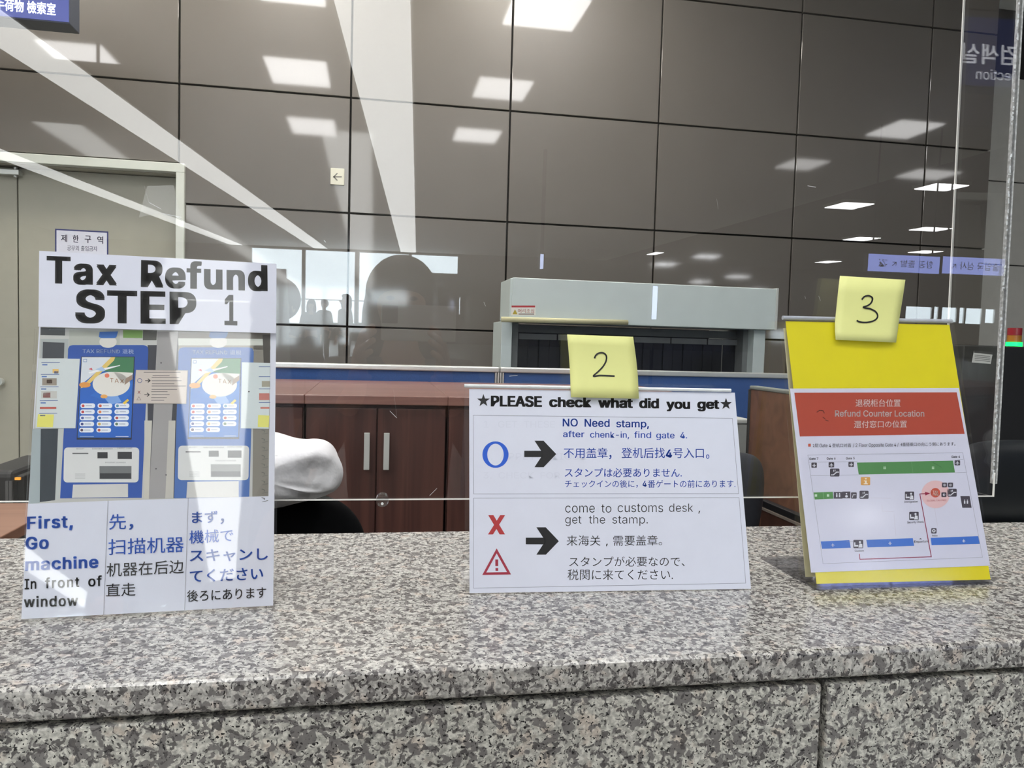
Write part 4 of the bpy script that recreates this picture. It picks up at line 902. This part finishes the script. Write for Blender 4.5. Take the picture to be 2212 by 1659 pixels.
# ================================================================ HALL BEHIND THE VIEWER (seen in the acrylic)
M_strip = mat('strip_diffuser', (235,235,230), .5, emit=3.3, ecol=(248,250,248))
def strip(pts, label):
    """luminous ceiling strip: pixel pairs give its two long edges"""
    xa = mir_z(*pts[0], HC).x; xb = mir_z(*pts[1], HC).x; x0, x1 = min(xa, xb), max(xa, xb)
    t = thing('ceiling_strip_light', ((x0+x1)/2, -15, HC), label, 'ceiling light', 'long strip lights of the hall ceiling')
    bx('housing', (x0-.05, yB+1, HC-.05), (x1+.05, 1.6, HC-.0005), M_ceil, t); bx('diffuser', (x0, yB+1, HC-.065), (x1, 1.55, HC-.0505), M_strip, t)
strip(((800,300*1.0),(892,300)), 'white luminous strip along the hall ceiling, mirrored upright in the middle of the screen') if False else None
def mx(px, py): return mir_z(px, py, HC-.06).x
def strip2(x0, x1, label):
    t = thing('ceiling_strip_light', ((x0+x1)/2, -15, HC), label, 'ceiling light', 'long strip lights of the hall ceiling')
    x0, x1 = min(x0, x1), max(x0, x1)
    bx('housing', (x0-.04, yB+.6, HC-.05), (x1+.04, -1.0, HC-.0005), M_ceil, t); bx('diffuser', (x0, yB+.6, HC-.065), (x1, -1.05, HC-.0505), M_strip, t)
strip2(mx(801,300), mx(893,300), 'white luminous ceiling strip mirrored upright at the middle of the screen')
strip2(mx(355,281), mx(355,330), 'white luminous ceiling strip mirrored as the wide diagonal band at the left')
strip2(mx(270,429), mx(270,444), 'thin white luminous ceiling strip mirrored as the lowest diagonal at the left')
PL = [(1178,28,165,70,9,'square panel light over the office, its glow topmost on the grey wall'),(1085,194,115,42,8,'square panel light mirrored softly right of the upright strip, upper one'),(1030,294,95,26,8,'square panel light mirrored softly right of the upright strip, lower one'),
      (645,158,125,52,9,'square panel light mirrored softly left of the upright strip, upper one'),(676,275,95,32,8,'square panel light mirrored softly left of the upright strip, lower one'),(172,118,125,42,8,'square panel light mirrored below the blue hanging sign'),(300,246,105,33,8,'square panel light mirrored on the lower side of the wide diagonal band'),(630,-8,140,30,9,'square panel light cut by the top edge left of the upright strip'),
      (1953,281,110,38,5,'square panel light mirrored softly and largest on the dark right wall'),(1733,356,85,22,3.6,'square panel light mirrored softly over the right vertical wall joint'),(2005,378,110,20,4,'square panel light mirrored faintly above the brightest crisp one')]
PH = [(2033,405,85,15,'square hall light mirrored crisply, largest of the crisp ones at the right'),(1834,445,75,14,'square hall light mirrored crisply, left of and below the largest crisp one'),(2010,495.5,75,8,'square hall light mirrored crisply under the largest crisp one'),(1861,516.5,60,8,'square hall light mirrored crisply above the yellow note 3'),(1999,544.5,58,6,'square hall light mirrored just above the blue direction board'),(1789,566,38,5,'small square hall light mirrored left of the blue direction board'),(1415,548,20,6,'tiny square hall light mirrored above the baggage scanner')]
MW = Vector((0, 2*YW, CAMZ))
def wal_z(px, py, z): d = ray(px, py); d = Vector((d.x, -d.y, d.z)); return MW + d*((z-MW.z)/d.z)
def panel(f, cx, cy, w, h, e, lab, grp):
    z = HC-.08; c = f(cx, cy, z); n0 = f(cx, cy-h/2, z); n1 = f(cx, cy+h/2, z); a = f(cx-w/2, cy, z); b = f(cx+w/2, cy, z)
    hx_ = abs(a.x-b.x)/2; hy = min(abs(n0.y-n1.y)/2, 3)
    t = thing('ceiling_panel_light', c, lab, 'ceiling light', grp)
    me = mat('panel_diffuser_%d' % int(e*10), (235,232,222), .5, emit=e, ecol=(252,251,250) if e < 11 else (250,252,255))
    bx('housing', (c.x-hx_-.03, c.y-hy-.03, HC-.07), (c.x+hx_+.03, c.y+hy+.03, HC-.0005), M_ceil, t); bx('diffuser', (c.x-hx_, c.y-hy, HC-.085), (c.x+hx_, c.y+hy, HC-.0705), me, t)
for p in PL: panel(wal_z, *p, 'panel lights over the counter and office')
for i, (px, lab) in enumerate(((570,'washing the upper left wall panels'),(1200,'washing the upper middle wall panels'),(-150,'added out of view to brighten the left door'))):  # the last one is an added, unseen lamp that brightens the door
    x = at_y(px, 40, 4.35).x
    t = thing('ceiling_panel_light', (x, 4.35, HC-.08), 'square panel light ' + lab, 'ceiling light', 'panel lights over the counter and office')
    bx('housing', (x-.35, 4.0, HC-.07), (x+.35, 4.7, HC-.0005), M_ceil, t); bx('diffuser', (x-.32, 4.03, HC-.085), (x+.32, 4.67, HC-.0705), mat('panel_diffuser_wash', (235,232,222), .5, emit=11, ecol=(255,249,236)), t)
for p in PH: panel(mir_z, *p[:4], 11, p[4], 'far panel lights of the dark hall ceiling')
# window wall far behind
def wy(px, py): return mir_y(px, py, yB)
op = [((542,533),(652,700)),((658,538),(766,700)),((775,543),(881,702)),((888,548),(990,593)),((955,636),(968,665)),((975,640),(995,680))]
op2 = [((1958,660),(2014,694)),((2019,661),(2028,696)),((2036,662),(2068,698)),((2074,663),(2084,700)),((2088,664),(2122,702)),((2130,666),(2150,700))]
recs = []
for (p, q) in op+op2:
    A_, B_ = wy(*p), wy(*q); recs.append((min(A_.x,B_.x), max(A_.x,B_.x), max(.4, min(A_.z,B_.z)), min(HC-.02, max(A_.z,B_.z))))
recs.sort()
M_hw = mat('hall_end_wall', (90,88,85), .7)
wf = MB(); xcur = xL; merged = []
for r in recs:
    if merged and r[0] < merged[-1][1]: r = (merged[-1][1]+.05, r[1], r[2], r[3])
    if r[1]-r[0] > .05: merged.append(r)
for (a, b, z0, z1) in merged:
    wf.box((xcur, yB-.2, 0), (a, yB, HC), M_hw); wf.box((a, yB-.2, 0), (b, yB, z0), M_hw); wf.box((a, yB-.2, z1), (b, yB, HC), M_hw); xcur = b
wf.box((xcur, yB-.2, 0), (xR, yB, HC), M_hw)
wf.build('wall_front')['kind'] = 'structure'
for i, (a, b, z0, z1) in enumerate(merged):
    f = MB(); t_ = .04
    f.box((a, yB-.12, z0), (a+t_, yB-.06, z1), M_alu); f.box((b-t_, yB-.12, z0), (b, yB-.06, z1), M_alu); f.box((a, yB-.12, z0), (b, yB-.06, z0+t_), M_alu); f.box((a, yB-.12, z1-t_), (b, yB-.06, z1), M_alu)
    if z1-z0 > 2: f.box((a, yB-.12, 1.9), (b, yB-.06, 1.95), M_alu)
    w = f.build('window_%d' % (i+1)); w['kind'] = 'structure'
    bx('pane', (a, yB-.1, z0), (b, yB-.095, z1), M_clear, w)
# mirrored display boards
M_disp = mat('display_face', (150,165,235),   .3, emit=3.6, ecol=(150,165,240)); M_dtx = mat('display_text', (40,48,90), .4, emit=.4, ecol=(60,70,130))
yD = -9.
for i, ((x0, y0), (x1, y1), txt, lb) in enumerate([((1875,556),(2030,584),'항공 출발 ↖ ✈', 'left backlit blue direction board of the hall, mirrored at the right of the screen'), ((2036,560),(2170,590),'출입국 심사 ↖', 'right backlit blue direction board of the hall, mirrored at the right of the screen')]):
    A_, B_ = mir_y(x0, y0, yD), mir_y(x1, y1, yD); zt2, zb2 = max(A_.z, B_.z), min(A_.z, B_.z); xa, xb = min(A_.x,B_.x), max(A_.x,B_.x)
    zm = (mir_y((x0+x1)/2, (y0+y1)/2, yD)).z; hh = .125
    t = thing('direction_board', ((xa+xb)/2, yD, zm-hh), lb, 'sign')
    bx('housing', (xa, yD-.1, zm-hh-.01), (xb, yD, zm+hh+.01), M_sf, t); bx('face', (xa+.01, yD, zm-hh), (xb-.01, yD+.004, zm+hh), M_disp, t)
    TP = Print((0, yD+.005, 0), (0,1,0)); vs, fs = textmesh(txt, .0)
    ax = min(v[0] for v in vs); bx_ = max(v[0] for v in vs); ay = min(v[1] for v in vs); by = max(v[1] for v in vs)
    m0, m1 = xa+(xb-xa)*.15, xb-(xb-xa)*.1
    TP.mb.add([(m1-(v[0]-ax)/(bx_-ax)*(m1-m0), yD+.006, zm-.06+(v[1]-ay)/(by-ay)*.12) for v in vs], fs, M_dtx); TP.mb.build('lettering', t)
    for xx in (xa+.1, xb-.1): MB().cyl((xx, yD-.05, zm+hh), (xx, yD-.05, HC), .012, M_sf).build('hanger', t)
for i, (x, y0, y1, lb_) in enumerate(((1416,618,690,'tall narrow lit screen of the hall, mirrored as a white bar on the scanner hood'),(1171,549,581,'short narrow lit screen of the hall, mirrored left of the scanner hood'))):
    Yl = -12.; a = mir_y(x, y0, Yl); b = mir_y(x, y1, Yl)
    t = thing('lit_screen', (a.x, Yl, b.z), lb_, 'screen'); w = .045 if i == 0 else .03
    bx('casing', (a.x-w-.02, Yl-.08, b.z-.02), (a.x+w+.02, Yl, a.z+.02), M_sf, t, .004); bx('screen_face', (a.x-w, Yl, b.z), (a.x+w, Yl+.006, a.z), mat('screen_glow', (220,230,255), .3, emit=5., ecol=(200,215,255)), t); bx('stand', (a.x-.03, Yl-.06, 0 if i == 0 else a.z+.02), (a.x+.03, Yl-.02, b.z-.02 if i == 0 else HC), M_sf, t)
# ================================================================ PEOPLE (mirrored in the screen)
M_skin = mat('skin', (214,170,148), .55, var=.03); M_hair = mat('hair_dark', (28,24,24), .45, var=.3, scale=90); M_jac = mat('jacket_grey', (120,116,112), .85, bump=.3); M_trs = mat('trousers_dark', (42,44,54), .85); M_shoe = mat('shoe_black', (24,24,26), .5)
def skin(name, V, E_, m, parent, root=0, lv=2, M=Matrix()):
    me = bpy.data.meshes.new(name); me.from_pydata([M @ Vector(v[:3]) for v in V], E_, []); o = bpy.data.objects.new(name, me); COL.objects.link(o)
    sk = o.modifiers.new('k', 'SKIN'); me.skin_vertices.new() if not me.skin_vertices else None
    for i, v in enumerate(V): me.skin_vertices[0].data[i].radius = (v[3], v[4] if len(v) > 4 else v[3]); me.skin_vertices[0].data[i].use_root = (i == root)
    sb = o.modifiers.new('s', 'SUBSURF'); sb.levels = sb.render_levels = lv
    dg = bpy.context.evaluated_depsgraph_get(); ev = bpy.data.meshes.new_from_object(o.evaluated_get(dg)); bpy.data.objects.remove(o)
    ev.materials.clear(); ev.materials.append(m); ev.polygons.foreach_set('use_smooth', [True]*len(ev.polygons))
    q = bpy.data.objects.new(name, ev); COL.objects.link(q)
    if parent: q.parent = parent; q.matrix_parent_inverse = (Matrix.Translation(parent.location) @ Matrix.Rotation(parent.rotation_euler.z, 4, 'Z')).inverted()
    return q
def ellip(mb, c, r, m, M=Matrix(), seg=20, rg=14, f=None):
    vs = []; fs = []
    for j in range(rg+1):
        for i in range(seg):
            a, b = pi*j/rg, 2*pi*i/seg; p = Vector((math.sin(a)*math.cos(b), math.sin(a)*math.sin(b), math.cos(a)))
            if f: p = f(p)
            vs.append(M @ (Vector(c) + Vector((p.x*r[0], p.y*r[1], p.z*r[2]))))
    for j in range(rg):
        for i in range(seg): fs.append((j*seg+i, (j+1)*seg+i, (j+1)*seg+(i+1) % seg, j*seg+(i+1) % seg))
    mb.add(vs, fs, m, True)
def person(loc, rz, H, label, phone=False, long_hair=True, group=None, jac=None):
    t = thing('person', loc, label, 'person', group, rz)
    M = Matrix.Translation(loc) @ Matrix.Rotation(rz, 4, 'Z') @ Matrix.Scale(H/1.6, 4)
    jac = jac or M_jac
    hp = (0, .01, 1.485)
    if phone: arms = [[(s*.165,0,1.29,.045),(s*.235,.05,1.06,.038),(s*.105,.26,1.27,.028)] for s in (-1, 1)]; hands = [(s*.098,.315,1.345) for s in (-1, 1)]
    else: arms = [[(s*.165,0,1.29,.045),(s*.215,-.01,1.03,.038),(s*.225,.05,.80,.026)] for s in (-1, 1)]; hands = [(s*.225,.07,.735) for s in (-1, 1)]
    V = [(0,0,.86,.13,.10),(0,0,1.0,.115,.085),(0,-.005,1.15,.14,.095),(0,0,1.27,.11,.08),(0,0,1.345,.048),(0,.005,1.40,.046),(0,.012,1.46,.073,.083),(0,.008,1.53,.072,.082)]
    E_ = [(i, i+1) for i in range(7)]
    for k, s in enumerate((-1, 1)):
        b = len(V); V += [(s*.085,0,.80,.085),(s*.088,.01,.46,.052),(s*.088,-.01,.10,.034),(s*.09,.10,.035,.03)]; E_ += [(0,b),(b,b+1),(b+1,b+2),(b+2,b+3)]
        b = len(V); V += arms[k]; E_ += [(3,b),(b,b+1),(b+1,b+2)]
        w = arms[k][2]; h = hands[k]; V.append((*h, .026, .016)); E_.append((b+2, b+3)); hb = b+3
        d = (Vector(h)-Vector(w[:3])).normalized(); side = Vector((0,0,1)) if phone else Vector((0,1,0)); inn = Vector((-s,0,0))
        for q, ln in zip((-1.5,-.5,.5,1.5), (.062,.075,.08,.07)):
            f0 = Vector(h) + side*q*.017 + d*.02; f1 = f0 + d*ln*.5 + inn*.006; f2 = f1 + (inn*(.55 if phone else .25)+d*.5).normalized()*ln*.5
            b = len(V); V += [(*f0,.0085),(*f1,.008),(*f2,.0068)]; E_ += [(hb,b),(b,b+1),(b+1,b+2)]
        th = Vector(w[:3])*.35+Vector(h)*.65 + side*-.02; t1_ = th - side*.018 + d*.02 + inn*.014; t2_ = t1_ + d*.025 + inn*.012
        b = len(V); V += [(*t1_,.010),(*t2_,.008)]; E_ += [(hb,b),(b,b+1)]
    skin('body', V, E_, M_skin, t, M=M)
    fc = MB()
    for s in (-1, 1): ellip(fc, (s*.03,.084,1.50), (.011,.006,.006), ink((120,112,108)), M, 12, 8); ellip(fc, (s*.03,.0905,1.50), (.006,.004,.006), ink((30,22,20)), M, 10, 6)
    fc.build('eyes', t)
    fc = MB(); ellip(fc, (0,.098,1.475), (.013,.02,.026), M_skin, M, 12, 8); fc.build('nose', t)
    fc = MB(); ellip(fc, (0,.086,1.437), (.024,.009,.007), mat('lips', (176,96,92), .5), M, 12, 8); fc.build('mouth', t)
    for s in (-1, 1): fc = MB(); ellip(fc, (s*.078,-.002,1.485), (.01,.02,.032), M_skin, M, 12, 8); fc.build('ear', t)
    hm = MB()
    def hf(p):
        if p.y > .25 and p.z < .45: return Vector((p.x*.97, .25+(p.y-.25)*.25, p.z))
        return p
    ellip(hm, (0,-.015,1.515), (.098,.108,.105), M_hair, M, 24, 16, hf)
    if long_hair:
        for s in (-1, 1): ellip(hm, (s*.066,-.03,1.42), (.042,.075,.14), M_hair, M, 16, 12)
        ellip(hm, (0,-.07,1.40), (.092,.045,.16), M_hair, M, 16, 12)
    hm.build('hair', t)
    JV = [(0,0,.90,.150,.118),(0,0,1.0,.140,.108),(0,-.005,1.15,.158,.112),(0,0,1.275,.125,.094),(0,0,1.33,.062)]; JE = [(0,1),(1,2),(2,3),(3,4)]
    for k, s in enumerate((-1, 1)):
        a = arms[k]; w = Vector(a[1][:3])*.12+Vector(a[2][:3])*.88; b = len(JV); JV += [(*a[0][:3],.062),(*a[1][:3],.053),(*w,.040)]; JE += [(3,b),(b,b+1),(b+1,b+2)]
    skin('jacket', JV, JE, jac, t, M=M)
    TV = [(0,0,.89,.142,.112),(0,0,.84,.13,.11)]; TE = [(0,1)]
    for s in (-1, 1): b = len(TV); TV += [(s*.085,0,.76,.098),(s*.088,.01,.46,.070),(s*.088,-.005,.11,.058)]; TE += [(1,b),(b,b+1),(b+1,b+2)]
    skin('trousers', TV, TE, M_trs, t, M=M)
    for s in (-1, 1): fc = MB(); ellip(fc, (s*.09,.045,.045), (.045,.125,.045), M_shoe, M, 16, 10, lambda p: Vector((p.x, p.y, max(p.z, -.95)))); fc.build('shoe', t)
    return t
# the photographer holds the phone where the camera is
gy2 = Vector((GN.x, GN.y, 0)).normalized(); rzp = math.atan2(-gy2.x, gy2.y)
top = mir_y(862, 556, -.40); Hs = top.z/1.615*1.6
ctr = EYE - gy2*.36*(Hs/1.6); hx0 = mir_y(868, 640, ctr.y)
person(Vector((hx0.x, ctr.y-.0, 0)), rzp, Hs, 'dark-haired person in a grey jacket holding up a phone, mirrored in the screen', True)
pm = mir_y(905, 698, -.012); pc = Vector((pm.x, -.0, pm.z))
ph = thing('phone', pc - gy2*.010, 'white-cased phone held sideways, mirrored in front of the photographer', 'phone', None, rzp)
Mp = Matrix.Translation(pc - GN*.010) @ Matrix.Rotation(rzp, 4, 'Z')
def lb(name, p0, p1, m, bev):
    mb = MB(); mb.box(p0, p1, m); mb.v = [tuple(Mp @ Vector(v)) for v in mb.v]; return mb.build(name, ph, bev)
lb('case', (-.08,-.004,-.039), (.08,.004,.039), mat('phone_case', (206,204,200), .4), .0035); lb('screen', (-.074,-.0046,-.034), (.074,-.0041,.034), mat('phone_screen', (30,30,34), .15, emit=.2), .0003)
lb('camera_housing', (-.078,.0042,-.002), (-.045,.0052,.036), M_blackp, .0008)
m2 = mir_y(600, 640, -1.9)
person(Vector((m2.x, -1.9, 0)), .3, mir_y(600, 600, -1.9).z/1.615*1.6, 'short-haired person standing behind the photographer, mirrored beside the kiosk sign', False, False, None, mat('jacket_navy', (44,50,70), .85))
for i, (px, Y) in enumerate(((672, -16), (700, -19), (745, -14), (935, -22), (2060, -21))):
    q = mir_y(px, 690, Y); person(Vector((q.x, Y, 0)), .5*i, 1.62+.05*(i % 3), ('person far off in the hall, mirrored under the first window','person far off in the hall, mirrored under the second window','person in the hall mirrored just left of the photographer','person in the hall mirrored just right of the photographer','person in the hall mirrored among the small windows at the right')[i], False, i % 2 == 0, 'people far off in the hall', M_trs if i % 2 else None)
